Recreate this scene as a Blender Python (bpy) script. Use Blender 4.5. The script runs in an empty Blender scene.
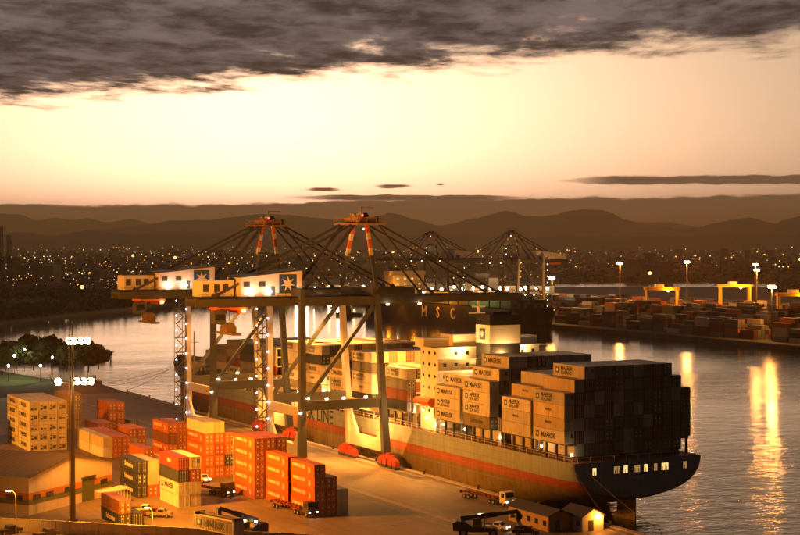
import bpy, bmesh, math, random
from mathutils import Vector, Matrix
random.seed(7)
R = math.radians
sc = bpy.context.scene
col = sc.collection

# ------------------------------------------------------------------ camera, world, sun, exposure
HEAD = R(26.9)                       # the view turns this far from the quay line (world +Y runs along the quay, +X out over the water)
cam_d = bpy.data.cameras.new('camera'); cam = bpy.data.objects.new('camera', cam_d); col.objects.link(cam)
cam.location = (0, 0, 59); cam.rotation_euler = (R(90 - 0.974), 0, -HEAD)
cam_d.sensor_width = 36; cam_d.lens = 1617 / 800 * 36; cam_d.clip_start = 1; cam_d.clip_end = 80000
sc.camera = cam
sc.view_settings.view_transform = 'Standard'; sc.view_settings.look = 'None'
sc.view_settings.exposure = 0.0; sc.view_settings.gamma = 1.0; sc.view_settings.use_curve_mapping = False
cy = sc.cycles
cy.use_denoising = True; cy.max_bounces = 5; cy.diffuse_bounces = 2; cy.glossy_bounces = 3; cy.transmission_bounces = 2
cy.volume_bounces = 0; cy.transparent_max_bounces = 4; cy.sample_clamp_indirect = 4.0; cy.sample_clamp_direct = 60.0
cy.use_light_tree = True; cy.caustics_reflective = False; cy.caustics_refractive = False
cy.filter_width = 1.5

SUN_AZ = HEAD - R(5)                 # azimuth of the sunset glow, measured from +Y towards +X
SUN_EL = R(2.6)

class NT:                            # tiny helper to write node maths
    def __init__(s, nt): s.nt = nt
    def n(s, t, **kw):
        o = s.nt.nodes.new(t)
        for k, v in kw.items(): setattr(o, k, v)
        return o
    def l(s, a, b): s.nt.links.new(a, b)
    def put(s, sock, v):
        if hasattr(v, 'is_output'): s.l(v, sock)
        else: sock.default_value = v
    def m(s, op, a, b=0.0, c=0.0, clamp=False):
        o = s.n('ShaderNodeMath', operation=op, use_clamp=clamp)
        s.put(o.inputs[0], a); s.put(o.inputs[1], b); s.put(o.inputs[2], c); return o.outputs[0]
    def sstep(s, v, a, b, lo=0.0, hi=1.0):
        o = s.n('ShaderNodeMapRange', interpolation_type='SMOOTHSTEP')
        s.put(o.inputs[0], v); s.put(o.inputs[1], a); s.put(o.inputs[2], b); s.put(o.inputs[3], lo); s.put(o.inputs[4], hi); return o.outputs[0]
    def mix(s, f, a, b, blend='MIX'):
        o = s.n('ShaderNodeMix', data_type='RGBA', blend_type=blend)
        s.put(o.inputs[0], f); s.put(o.inputs[6], a); s.put(o.inputs[7], b); return o.outputs[2]
    def xyz(s, x, y, z):
        o = s.n('ShaderNodeCombineXYZ'); s.put(o.inputs[0], x); s.put(o.inputs[1], y); s.put(o.inputs[2], z); return o.outputs[0]
    def noise(s, vec, scale, detail=5.0, rough=0.55, dist=0.0):
        o = s.n('ShaderNodeTexNoise'); s.put(o.inputs['Vector'], vec); o.inputs['Scale'].default_value = scale
        o.inputs['Detail'].default_value = detail; o.inputs['Roughness'].default_value = rough; o.inputs['Distortion'].default_value = dist
        return o.outputs[0]

world = bpy.data.worlds.new('World'); sc.world = world; world.use_nodes = True
wt = world.node_tree; wt.nodes.clear(); W = NT(wt)
sky = W.n('ShaderNodeTexSky', sky_type='NISHITA', sun_disc=False, sun_elevation=SUN_EL, sun_rotation=SUN_AZ, altitude=50, air_density=1.0, dust_density=1.6, ozone_density=1.0)
tc = W.n('ShaderNodeTexCoord'); sx = W.n('ShaderNodeSeparateXYZ'); W.l(tc.outputs['Generated'], sx.inputs[0])
dx, dy, dz = sx.outputs
el = W.m('ARCSINE', dz)                                                       # elevation, radians
az = W.m('SUBTRACT', W.m('ARCTAN2', dx, dy), HEAD)                            # azimuth from the middle of the view
fwd = W.m('ADD', W.m('MULTIPLY', dx, math.sin(HEAD)), W.m('MULTIPLY', dy, math.cos(HEAD)))
lat = W.m('SUBTRACT', W.m('MULTIPLY', dx, math.cos(HEAD)), W.m('MULTIPLY', dy, math.sin(HEAD)))
zc = W.m('MAXIMUM', dz, 0.02)
pf, pl = W.m('DIVIDE', fwd, zc), W.m('DIVIDE', lat, zc)                       # the cloud deck, a plane one unit up
pv = W.xyz(pl, W.m('MULTIPLY', pf, 0.5), 0.0)
n1 = W.noise(pv, 0.55, 7, 0.6, 0.3); n2 = W.noise(pv, 2.1, 8, 0.66, 0.25); n3 = W.noise(pv, 7.0, 6, 0.65, 0.4)
edge = W.m('SUBTRACT', 9.9, W.m('MULTIPLY', pl, 0.70))                        # where the deck ends towards the sunset
cov = W.m('ADD', W.m('MULTIPLY', W.m('SUBTRACT', edge, pf), 0.45), W.m('ADD', W.m('MULTIPLY', W.m('SUBTRACT', n1, 0.5), 1.5), W.m('MULTIPLY', W.m('SUBTRACT', n2, 0.5), 2.2)))
deck = W.sstep(cov, -0.12, 0.55)
thick = W.sstep(W.m('ADD', W.m('ADD', W.m('MULTIPLY', n2, 0.75), W.m('MULTIPLY', n3, 0.45)), W.m('MULTIPLY', n1, 0.45)), 0.66, 0.98)
toward = W.m('ADD', W.m('MULTIPLY', dx, math.sin(SUN_AZ)), W.m('MULTIPLY', dy, math.cos(SUN_AZ)))   # the deck is lit from the sunset and dims away from it
deck_col = W.mix(1.0, W.mix(thick, (0.21, 0.165, 0.155, 1), (0.034, 0.029, 0.031, 1)), W.sstep(toward, -0.9, 0.9, 0.10, 1.0), 'MULTIPLY')
# the low bank along the horizon and the thin streaks over it
ev = W.xyz(W.m('MULTIPLY', az, 14.0), W.m('MULTIPLY', el, 150.0), 3.0)
nb = W.noise(ev, 1.3, 6, 0.6); nb2 = W.noise(W.xyz(W.m('MULTIPLY', az, 60.0), W.m('MULTIPLY', el, 240.0), 0.0), 1.0, 5, 0.6)
nlow = W.noise(W.xyz(W.m('MULTIPLY', az, 6.0), 1.7, 0.0), 1.0, 2, 0.5)
top = W.m('ADD', W.m('ADD', 0.0250, W.m('MULTIPLY', az, 0.016)), W.m('ADD', W.m('MULTIPLY', W.m('SUBTRACT', nlow, 0.5), 0.010), W.m('MULTIPLY', W.m('SUBTRACT', nb2, 0.5), 0.0062)))
bank = W.sstep(W.m('SUBTRACT', top, el), -0.0007, 0.0012)
def streak(e0, half, a0, a1, soft):                                            # one thin lens of cloud
    c = W.m('ADD', e0, W.m('MULTIPLY', W.m('SUBTRACT', nb2, 0.5), half * 1.7))
    t = W.m('MULTIPLY', W.sstep(az, a0, a0 + soft), W.sstep(az, a1 - soft, a1, 1.0, 0.0))
    d = W.m('ABSOLUTE', W.m('SUBTRACT', el, c))
    return W.m('MULTIPLY', t, W.sstep(W.m('SUBTRACT', W.m('MULTIPLY', t, half), d), -half * 0.25, half * 0.25))
low = bank
for a in ((0.0365, 0.0026, 0.085, 0.45, 0.05), (0.0333, 0.0013, -0.02, 0.012, 0.012), (0.0312, 0.0011, -0.063, -0.032, 0.012),
          (0.0262, 0.0016, -0.085, 0.10, 0.05), (0.0205, 0.0012, -0.30, -0.17, 0.05), (0.0345, 0.0006, 0.02, 0.03, 0.005)):
    low = W.m('MAXIMUM', low, streak(*a))
low_col = W.mix(W.sstep(el, 0.004, 0.03), (0.36, 0.20, 0.095, 1), (0.21, 0.13, 0.085, 1))
hs = W.n('ShaderNodeHueSaturation'); hs.inputs['Saturation'].default_value = 0.56; W.l(sky.outputs[0], hs.inputs['Color'])   # sky colour desaturated to a paler glow
glow = W.mix(1.0, hs.outputs[0], (1.0, 0.85, 0.74, 1), 'MULTIPLY')
bgS = W.n('ShaderNodeBackground'); W.l(glow, bgS.inputs[0]); bgS.inputs[1].default_value = 0.098
bgC = W.n('ShaderNodeBackground'); bgC.inputs[1].default_value = 1.0
W.l(W.mix(deck, low_col, deck_col), bgC.inputs[0])
ms = W.n('ShaderNodeMixShader'); W.put(ms.inputs[0], W.m('MAXIMUM', W.m('MULTIPLY', low, W.sstep(el, 0.05, 0.06, 1.0, 0.0)), deck))
W.l(bgS.outputs[0], ms.inputs[1]); W.l(bgC.outputs[0], ms.inputs[2])
wo = W.n('ShaderNodeOutputWorld'); W.l(ms.outputs[0], wo.inputs[0])

sun_d = bpy.data.lights.new('sun', 'SUN'); sun_d.energy = 0.18; sun_d.angle = R(50); sun_d.color = (1.0, 0.62, 0.32)
sun = bpy.data.objects.new('sun', sun_d); col.objects.link(sun)
sun.rotation_euler = Vector((-math.sin(SUN_AZ), -math.cos(SUN_AZ), -math.tan(R(3)))).to_track_quat('-Z', 'Y').to_euler()
SODIUM = (1.0, 0.285, 0.012)

# ------------------------------------------------------------------ materials
MATS = {}
def mat(name, c, rough=0.6, metal=0.0, var=0.25, scale=0.6, bump=0.0, spec=0.4, hue=0.0, bscale=None, streak=0.0):
    """a painted or mineral surface: base colour broken up by two sizes of grime noise, a little relief"""
    if name in MATS: return MATS[name]
    m = bpy.data.materials.new(name); m.use_nodes = True; T = NT(m.node_tree)
    b = m.node_tree.nodes['Principled BSDF']
    g = T.n('ShaderNodeNewGeometry'); oi = T.n('ShaderNodeObjectInfo')
    na = T.noise(g.outputs['Position'], scale, 6, 0.65); nb_ = T.noise(g.outputs['Position'], scale * 0.13, 3, 0.6)
    k = T.m('ADD', 1.0 - var, T.m('MULTIPLY', T.m('ADD', T.m('MULTIPLY', na, 0.6), T.m('MULTIPLY', nb_, 0.4)), var * 2))
    k = T.m('MULTIPLY', k, T.m('ADD', 1 - hue, T.m('MULTIPLY', oi.outputs['Random'], 2 * hue)))
    if streak:                                                    # dirt and rust runs down the plating
        sp_ = T.n('ShaderNodeSeparateXYZ'); T.l(g.outputs['Position'], sp_.inputs[0])
        sv = T.xyz(T.m('MULTIPLY', sp_.outputs[0], 1.6), T.m('MULTIPLY', sp_.outputs[1], 1.6), T.m('MULTIPLY', sp_.outputs[2], 0.14))
        k = T.m('MULTIPLY', k, T.sstep(T.noise(sv, 1.0, 5, 0.65), 0.38, 0.66, 1.0, 1.0 - streak))
    v = T.n('ShaderNodeVectorMath', operation='SCALE'); v.inputs[0].default_value = c; T.l(k, v.inputs['Scale'])
    T.l(v.outputs[0], b.inputs['Base Color'])
    b.inputs['Roughness'].default_value = rough; b.inputs['Metallic'].default_value = metal; b.inputs['Specular IOR Level'].default_value = spec
    if bump:
        bn = T.n('ShaderNodeBump'); bn.inputs['Strength'].default_value = bump; bn.inputs['Distance'].default_value = 0.3
        T.l(T.noise(g.outputs['Position'], bscale or scale * 4, 4, 0.6), bn.inputs['Height']); T.l(bn.outputs[0], b.inputs['Normal'])
    MATS[name] = m; return m
def lamp_mat(name, c, strength, sample=True):
    if name in MATS: return MATS[name]
    m = bpy.data.materials.new(name); m.use_nodes = True; m.node_tree.nodes.clear(); T = NT(m.node_tree)
    e = T.n('ShaderNodeEmission'); e.inputs[0].default_value = (*c, 1); e.inputs[1].default_value = strength
    o = T.n('ShaderNodeOutputMaterial'); T.l(e.outputs[0], o.inputs[0])
    if not sample: m.cycles.emission_sampling = 'NONE'
    MATS[name] = m; return m

# ------------------------------------------------------------------ mesh helpers
class MB:
    def __init__(s): s.v = []; s.f = []; s.m = []
    def add(s, vs, fs, mi=0):
        n = len(s.v); s.v += [tuple(p) for p in vs]
        for f in fs: s.f.append(tuple(n + i for i in f)); s.m.append(mi)
        return s
    def box(s, x0, x1, y0, y1, z0, z1, mi=0):
        return s.add([(x, y, z) for z in (z0, z1) for y in (y0, y1) for x in (x0, x1)],
                     [(0, 2, 3, 1), (4, 5, 7, 6), (0, 1, 5, 4), (2, 6, 7, 3), (0, 4, 6, 2), (1, 3, 7, 5)], mi)
    def beam(s, a, b, w, h, mi=0, up=(0, 0, 1), w1=None, h1=None):
        a, b = Vector(a), Vector(b); d = (b - a).normalized(); u = Vector(up)
        if abs(d.dot(u)) > 0.98: u = Vector((0, 1, 0))
        r = d.cross(u).normalized(); u = r.cross(d).normalized(); w1 = w1 or w; h1 = h1 or h
        vs = [p + r * (i * ww / 2) + u * (j * hh / 2) for p, ww, hh in ((a, w, h), (b, w1, h1)) for i, j in ((-1, -1), (1, -1), (1, 1), (-1, 1))]
        return s.add(vs, [(0, 1, 2, 3), (7, 6, 5, 4), (0, 4, 5, 1), (1, 5, 6, 2), (2, 6, 7, 3), (3, 7, 4, 0)], mi)
    def tube(s, a, b, r0, r1=None, n=8, mi=0, caps=True):
        a, b = Vector(a), Vector(b); d = (b - a).normalized(); u = Vector((0, 0, 1)) if abs(d.z) < 0.95 else Vector((1, 0, 0))
        r = d.cross(u).normalized(); u = r.cross(d); r1 = r0 if r1 is None else r1
        vs = [p + (r * math.cos(2 * math.pi * i / n) + u * math.sin(2 * math.pi * i / n)) * q for p, q in ((a, r0), (b, r1)) for i in range(n)]
        fs = [(i, (i + 1) % n, n + (i + 1) % n, n + i) for i in range(n)]
        if caps: fs += [tuple(range(n - 1, -1, -1)), tuple(range(n, 2 * n))]
        return s.add(vs, fs, mi)
    def path(s, pts, r, n=6, mi=0):
        for a, b in zip(pts, pts[1:]): s.tube(a, b, r, r, n, mi)
        return s
    def prism(s, pts, axis, a, b, mi=0):
        """closed outline pts (u, v) swept along an axis from a to b"""
        k = len(pts); P = {'x': lambda t, u, v: (t, u, v), 'y': lambda t, u, v: (u, t, v), 'z': lambda t, u, v: (u, v, t)}[axis]
        vs = [P(t, u, v) for t in (a, b) for u, v in pts]
        return s.add(vs, [tuple(range(k)), tuple(range(2 * k - 1, k - 1, -1))] + [(i, i + k, (i + 1) % k + k, (i + 1) % k) for i in range(k)], mi)
    def ball(s, c, r, mi=0, sz=1.0):
        vs = [(c[0], c[1], c[2] + r * sz), (c[0], c[1], c[2] - r * sz)] + [(c[0] + r * math.cos(i * math.pi / 3) * k, c[1] + r * math.sin(i * math.pi / 3) * k, c[2] + q * r * sz) for q, k in ((0.5, 0.87), (-0.5, 0.87)) for i in range(6)]
        fs = [(0, 2 + i, 2 + (i + 1) % 6) for i in range(6)] + [(1, 8 + (i + 1) % 6, 8 + i) for i in range(6)] + [(2 + i, 8 + i, 8 + (i + 1) % 6, 2 + (i + 1) % 6) for i in range(6)]
        return s.add(vs, fs, mi)
    def mesh(s, name, *mats, fix=True):
        me = bpy.data.meshes.new(name); me.from_pydata(s.v, [], s.f)
        for m in mats: me.materials.append(m)
        me.polygons.foreach_set('material_index', s.m)
        if fix:
            bm = bmesh.new(); bm.from_mesh(me); bmesh.ops.recalc_face_normals(bm, faces=bm.faces); bm.to_mesh(me); bm.free()
        me.update(); return me
def obj(name, me, parent=None, loc=None, rz=None):
    o = bpy.data.objects.new(name, me); col.objects.link(o)
    if parent is not None: o.parent = parent
    if loc is not None: o.location = loc
    if rz is not None: o.rotation_euler = (0, 0, rz)
    return o
def tag(o, label, cat, group=None):
    o['label'] = label; o['category'] = cat
    if group: o['group'] = group
    return o
def thing(name, label, cat, loc=(0, 0, 0), rz=0.0, group=None):
    return tag(obj(name, None, None, loc, rz), label, cat, group)
def struct(name, me, parent=None):
    o = obj(name, me, parent)
    if parent is None: o['kind'] = 'structure'
    return o
def stuff(name, me, label=None, cat=None, parent=None):
    o = obj(name, me, parent); o['kind'] = 'stuff'
    if label: o['label'] = label
    if cat: o['category'] = cat
    return o
def copy_tree(o, parent=None, loc=None, rz=None):
    c = o.copy(); col.objects.link(c); c.parent = parent
    if loc is not None: c.location = loc
    if rz is not None: c.rotation_euler = (0, 0, rz)
    for ch in list(o.children): copy_tree(ch, c)
    return c
def lamp(parent, loc, power, c=SODIUM, r=0.5, spot=None, name='lamp_light', aim=None):
    """the light a lamp gives, kept under that lamp"""
    d = bpy.data.lights.new(name, 'SPOT' if spot else 'POINT'); d.energy = power; d.color = c; d.shadow_soft_size = r
    if spot: d.spot_size = R(spot); d.spot_blend = 0.6
    o = bpy.data.objects.new(name, d); col.objects.link(o); o.parent = parent; o.location = loc
    if aim is not None: o.rotation_euler = (Vector(aim) - Vector(loc)).to_track_quat('-Z', 'Y').to_euler()
    return o
_txt = {}
def text_mesh(body, size, m, bold=0.0, extrude=0.01):
    key = (body, size, m.name)
    if key in _txt: return _txt[key]
    cu = bpy.data.curves.new('lettering', 'FONT'); cu.body = body; cu.size = size; cu.offset = bold; cu.extrude = extrude; cu.resolution_u = 2
    cu.align_y = 'CENTER'; cu.space_line = 0.85
    o = bpy.data.objects.new('tmp', cu); col.objects.link(o)
    me = bpy.data.meshes.new_from_object(o.evaluated_get(bpy.context.evaluated_depsgraph_get()))
    bpy.data.objects.remove(o); bpy.data.curves.remove(cu)
    me.materials.clear(); me.materials.append(m); me.name = 'lettering'
    _txt[key] = me; return me
# a part that faces -X (the side the quay shows), -Y (the side the stern shows)
FACE_X = (R(90), 0, R(-90)); FACE_Y = (R(90), 0, 0)
def letters(body, size, m, parent, loc, rot=FACE_X, bold=0.0, name='lettering'):
    o = obj(name, text_mesh(body, size, m, bold), parent, loc); o.rotation_euler = rot; return o
def at(px, d, z=3.0):                  # ground point d metres out along the view, px columns across (planning aid: gives plain world coordinates)
    a = (px - 400) / 1617 * d; return (a * math.cos(HEAD) + d * math.sin(HEAD), -a * math.sin(HEAD) + d * math.cos(HEAD), z)
ORD = ['', 'first', 'second', 'third', 'fourth', 'fifth', 'sixth', 'seventh', 'eighth', 'ninth', 'tenth', 'eleventh', 'twelfth', 'thirteenth']

# ------------------------------------------------------------------ water, land, hills, haze
wm = bpy.data.materials.new('water'); wm.use_nodes = True; T = NT(wm.node_tree); b = wm.node_tree.nodes['Principled BSDF']
b.inputs['Base Color'].default_value = (0.012, 0.014, 0.013, 1); b.inputs['Roughness'].default_value = 0.11; b.inputs['IOR'].default_value = 1.33
g = T.n('ShaderNodeNewGeometry'); mp = T.n('ShaderNodeMapping'); T.l(g.outputs['Position'], mp.inputs[0]); mp.inputs['Rotation'].default_value = (0, 0, R(24)); mp.inputs['Scale'].default_value = (0.55, 1.0, 1.0)
swell = T.noise(mp.outputs[0], 0.16, 4, 0.6, 0.4); rip = T.noise(mp.outputs[0], 0.9, 3, 0.55); calm = T.noise(mp.outputs[0], 0.012, 3, 0.5, 0.8)
h = T.m('ADD', T.m('MULTIPLY', swell, 1.1), T.m('MULTIPLY', rip, 0.22))
bn = T.n('ShaderNodeBump')
wp = T.n('ShaderNodeSeparateXYZ'); T.l(g.outputs['Position'], wp.inputs[0])
T.put(bn.inputs['Strength'], T.m('MULTIPLY', T.sstep(calm, 0.38, 0.62, 0.35, 1.0), T.m('ADD', T.sstep(wp.outputs[1], 560.0, 950.0, 1.0, 0.17), T.sstep(wp.outputs[1], 1420.0, 1480.0, 0.0, 1.0))))   
bn.inputs['Distance'].default_value = 0.40
T.l(h, bn.inputs['Height']); T.l(bn.outputs[0], b.inputs['Normal'])
me = MB().add([(-30000, -200, 0), (40000, -200, 0), (40000, 60000, 0), (-30000, 60000, 0)], [(0, 1, 2, 3)]).mesh('water', wm)
struct('water', me)

m_yard = bpy.data.materials.new('yard_asphalt'); m_yard.use_nodes = True; T = NT(m_yard.node_tree); b = m_yard.node_tree.nodes['Principled BSDF']
g = T.n('ShaderNodeNewGeometry'); ps = T.n('ShaderNodeSeparateXYZ'); T.l(g.outputs['Position'], ps.inputs[0])
fine = T.noise(g.outputs['Position'], 1.5, 6, 0.7); blot = T.noise(g.outputs['Position'], 0.07, 5, 0.6, 0.5)
trk = T.noise(T.xyz(T.m('MULTIPLY', ps.outputs[0], 0.9), T.m('MULTIPLY', ps.outputs[1], 0.03), 0.0), 1.0, 4, 0.6)   # wheel tracks along the quay
oil = T.sstep(T.noise(g.outputs['Position'], 0.22, 4, 0.6), 0.60, 0.72, 1.0, 0.55)
k = T.m('MULTIPLY', T.m('ADD', T.m('MULTIPLY', T.m('ADD', T.m('ADD', fine, T.m('MULTIPLY', blot, 1.3)), trk), 0.50), -0.20), oil)
v = T.n('ShaderNodeVectorMath', operation='SCALE'); v.inputs[0].default_value = (0.235, 0.185, 0.125); T.l(k, v.inputs['Scale']); T.l(v.outputs[0], b.inputs['Base Color'])
b.inputs['Roughness'].default_value = 0.62; b.inputs['Specular IOR Level'].default_value = 0.35
bn = T.n('ShaderNodeBump'); bn.inputs['Strength'].default_value = 0.25; bn.inputs['Distance'].default_value = 0.1; T.l(fine, bn.inputs['Height']); T.l(bn.outputs[0], b.inputs['Normal'])
m_conc = mat('concrete', (0.36, 0.34, 0.31), 0.75, var=0.35, scale=0.35, bump=0.2)
m_quaywall = mat('quay_wall', (0.16, 0.15, 0.13), 0.85, var=0.5, scale=0.3, bump=0.4)
m_land = mat('dark_ground', (0.050, 0.052, 0.036), 0.9, var=0.6, scale=0.02)
m_grass = mat('lawn', (0.075, 0.115, 0.03), 0.9, var=0.5, scale=0.2, bump=0.3)
m_steel = mat('dark_steel', (0.07, 0.07, 0.075), 0.5, 0.3, var=0.35)
m_rust = mat('rusty_rail', (0.16, 0.09, 0.06), 0.55, 0.6, var=0.4)
m_white = mat('white_paint', (0.72, 0.71, 0.68), 0.5, var=0.18)
m_yellow = mat('yellow_paint', (0.62, 0.42, 0.05), 0.5, var=0.25)
m_black = mat('black_rubber', (0.018, 0.018, 0.018), 0.8, var=0.3)
m_glass = mat('dark_glass', (0.02, 0.025, 0.03), 0.08, var=0.0, spec=0.6)

def land(name, pts, z, m, wall, zb=-4.0, parent=None):
    n = len(pts); mb = MB()
    mb.add([(x, y, z) for x, y in pts], [tuple(range(n))], 0)
    mb.add([(x, y, q) for q in (zb, z) for x, y in pts], [(i, (i + 1) % n, n + (i + 1) % n, n + i) for i in range(n)], 1)
    me = mb.mesh(name, m, wall); bm = bmesh.new(); bm.from_mesh(me)
    bmesh.ops.triangulate(bm, faces=[f for f in bm.faces if len(f.verts) > 4]); bmesh.ops.recalc_face_normals(bm, faces=bm.faces); bm.to_mesh(me); bm.free()
    return struct(name, me, parent)
land('port_yard', [(-300, 60), (179, 60), (179, 575), (-300, 575)], 3.0, m_yard, m_quaywall)
land('shore_ground', [(-300, 575.01), (179.5, 575.01), (181, 612), (168, 650), (160, 700), (166, 750), (185, 785), (232, 782), (236, 792), (190, 806), (150, 830), (100, 870), (-300, 1000)], 2.8, m_land, m_land)
far = [(-3000, 2300), (-200, 1180), (180, 1085), (260, 1126), (324, 1207), (414, 1318), (455, 1390), (490, 1410), (543, 1396), (602, 1393), (634, 1299), (612, 1180),
       (577, 1150), (577, 300), (1600, -100), (26000, 200), (30000, 30000), (9000, 45000), (-26000, 26000)]
land('far_shore', far, 2.6, m_land, m_quaywall)
land('far_terminal_ground', [(578, 1149), (578, 320), (900, 320), (1300, 900), (1250, 1480), (1010, 1600), (660, 1420), (640, 1290), (614, 1180)], 2.75, mat('far_paving', (0.075, 0.065, 0.05), 0.8, var=0.4, scale=0.05), m_quaywall)
me = MB().add([(1010, 1650, 2.9), (1420, 1455, 2.9), (1640, 1560, 2.9), (1130, 1800, 2.9)], [(0, 1, 2, 3)]).mesh('lagoon_water', wm)
struct('lagoon_water', me)
# quay edge: coping, crane rails, painted lines
quay = struct('quay_coping', MB().box(178.6, 180, 60, 575, -4, 3.25).mesh('quay_coping', m_conc))
for x in (154.5, 177.0):
    struct('crane_rail', MB().box(x - 0.5, x + 0.5, 80, 572, 3.0, 3.008, 0).box(x - 0.09, x + 0.09, 80, 572, 3.008, 3.06, 1).mesh('crane_rail', m_conc, m_rust))
lines = MB()
for x in (151.2, 173.2): lines.box(x - 0.11, x + 0.11, 120, 570, 3.0, 3.006)
for y in range(130, 290, 13): lines.box(141, 150, y - 0.1, y + 0.1, 3.0, 3.006)
struct('lane_markings', lines.mesh('lane_markings', mat('worn_paint', (0.30, 0.26, 0.18), 0.7, var=0.7, scale=1.5)))
m_fend = m_black
fender_me = MB().box(0, 1.1, -0.9, 0.9, -1.4, 1.0).box(0.25, 0.9, -0.4, 0.4, 1.0, 1.8).mesh('fender', m_fend)
for i, y in enumerate(range(256, 572, 20)):
    tag(obj('fender', fender_me, None, (180.02, y, 1.2)), 'black rubber fender on the quay face beside the moored ship', 'fender', 'quay fenders')

m_hill = mat('hill_forest', (0.030, 0.034, 0.018), 0.95, var=0.5, scale=0.004)
def hills(name, prof, dist, depth, seed):
    """a range: the skyline as (column, row) of a sketch -> heights along an arc dist metres away; slopes run down to the plain on both sides"""
    rnd = random.Random(seed); xs = []; x = prof[0][0]
    while x < prof[-1][0]: xs.append(x); x += 3.0
    mb = MB(); rows = [(-1.0, 0.0), (-0.8, 0.10), (-0.6, 0.28), (-0.42, 0.48), (-0.26, 0.66), (-0.12, 0.86), (0.0, 1.0), (0.4, 0.75), (1.0, 0.0)]
    cols = []
    for i, x in enumerate(xs):
        for (xa, ya), (xb, yb) in zip(prof, prof[1:]):
            if xa <= x <= xb: t = (x - xa) / (xb - xa); t = t * t * (3 - 2 * t) * 0.6 + t * 0.4; y = ya + (yb - ya) * t; break
        hgt = (240 - y) / 1617 * dist + 59 + rnd.uniform(-1, 1) * dist * 0.0002
        cols.append(hgt)
    nr = len(rows)
    wob = [[0] * nr for _ in xs]; ph = [(rnd.uniform(0, 6.3), rnd.uniform(0.04, 0.30)) for _ in range(7)]
    for i, x in enumerate(xs):
        for j, (o, f) in enumerate(rows):
            s = sum(math.sin(p + k * x * (1 + 0.13 * j) + j * 1.7) for p, k in ph) / 3.0
            d = dist + o * depth + s * depth * 0.07 * (1 - abs(f)) ; a = (x - 400) / 1617 * d
            z = 2.0 + max(0, cols[i] * f * (1 + (0.10 * s if 0 < f < 1 else 0)))
            mb.v.append((a * math.cos(HEAD) + d * math.sin(HEAD), -a * math.sin(HEAD) + d * math.cos(HEAD), z - (6 if f == 0 else 0)))
    for i in range(len(xs) - 1):
        for j in range(nr - 1):
            mb.f.append((i * nr + j, (i + 1) * nr + j, (i + 1) * nr + j + 1, i * nr + j + 1)); mb.m.append(0)
    me = mb.mesh(name, m_hill); me.polygons.foreach_set('use_smooth', [True] * len(me.polygons)); return struct(name, me)
hills('far_mountains', [(-300, 226), (-200, 216), (-120, 220), (-50, 212), (0, 213.8), (20, 214.5), (37, 220.5), (55, 218), (75, 220), (87, 218), (107, 222.5), (132, 218.8), (150, 223.7), (190, 226), (260, 222), (330, 226), (400, 224), (440, 227), (520, 226),
      (600, 225), (632, 222.5), (650, 222.4), (670, 222.2), (685, 225), (700, 227), (760, 226), (830, 222), (900, 227), (1000, 221), (1100, 226)], 19000, 2600, 1)
hills('mountain_range', [(-300, 236), (-100, 233), (0, 235), (60, 234), (110, 229), (150, 223.9), (170, 221), (210, 220), (235, 217), (250, 215), (270, 214.2), (287, 215), (312, 217.5), (335, 220), (360, 219), (380, 216), (390, 213), (400, 215), (415, 220), (440, 226),
      (475, 218.7), (495, 213.7), (507, 210.7), (525, 216), (540, 216.5), (555, 215), (570, 211), (580, 209.5), (600, 210), (612, 213.7), (625, 220), (645, 224.5), (680, 229), (700, 227.5), (712, 223.7), (735, 219.5), (750, 218), (775, 223.7), (790, 218.7), (800, 216), (840, 212), (900, 222), (980, 215), (1100, 224)], 13500, 2400, 2)
hills('foothills', [(-300, 230), (-150, 226), (-60, 231), (0, 235), (22, 232.2), (50, 236), (90, 230.5), (130, 234), (180, 232), (230, 236), (300, 234), (370, 237), (440, 235.5), (520, 238), (600, 236), (660, 237), (730, 234), (790, 236), (860, 231), (960, 236), (1100, 230)], 9800, 1300, 3)
hm = bpy.data.materials.new('evening_haze'); hm.use_nodes = True; hm.node_tree.nodes.clear(); T = NT(hm.node_tree)
pv_ = T.n('ShaderNodeVolumePrincipled'); pv_.inputs['Color'].default_value = (1.0, 0.70, 0.36, 1); pv_.inputs['Density'].default_value = 0.000075; pv_.inputs['Anisotropy'].default_value = 0.6
o_ = T.n('ShaderNodeOutputMaterial'); T.l(pv_.outputs[0], o_.inputs['Volume'])
hz = obj('haze', MB().box(-24000, 29000, -120, 33000, -5, 560).mesh('haze', hm)); hz['kind'] = 'stuff'; hz['label'] = 'thin warm evening haze over the harbour and plain'

# ------------------------------------------------------------------ shipping containers
CL, CW, CH = 12.19, 2.44, 2.59
m_rod = mat('galvanised', (0.42, 0.42, 0.40), 0.45, 0.4, var=0.2)
m_mark = mat('door_placard', (0.75, 0.74, 0.70), 0.6, var=0.1)
m_ink = mat('navy_lettering', (0.022, 0.035, 0.075), 0.6, var=0.1)
m_wht = mat('white_lettering', (0.78, 0.77, 0.74), 0.6, var=0.1)
m_logo = mat('logo_blue', (0.030, 0.085, 0.19), 0.55, var=0.15)
COL = {'grey': (0.52, 0.51, 0.48), 'orange': (0.42, 0.115, 0.022), 'red': (0.30, 0.038, 0.022), 'navy': (0.030, 0.040, 0.060), 'brown': (0.17, 0.060, 0.035),
       'sand': (0.55, 0.46, 0.30), 'green': (0.060, 0.10, 0.065), 'olive': (0.22, 0.20, 0.14), 'dgrey': (0.15, 0.15, 0.15), 'white': (0.66, 0.65, 0.62)}
CNAME = {'grey': 'light grey', 'orange': 'orange-red', 'red': 'deep red', 'navy': 'dark navy', 'brown': 'brown', 'sand': 'sand-coloured', 'green': 'dark green', 'olive': 'olive-grey', 'dgrey': 'dark grey', 'white': 'off-white'}
def cmat(c): return mat('container_' + c, COL[c], 0.52, 0.0, var=0.34, scale=0.9, hue=0.20, spec=0.35, streak=0.22)
_cm = {}
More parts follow.
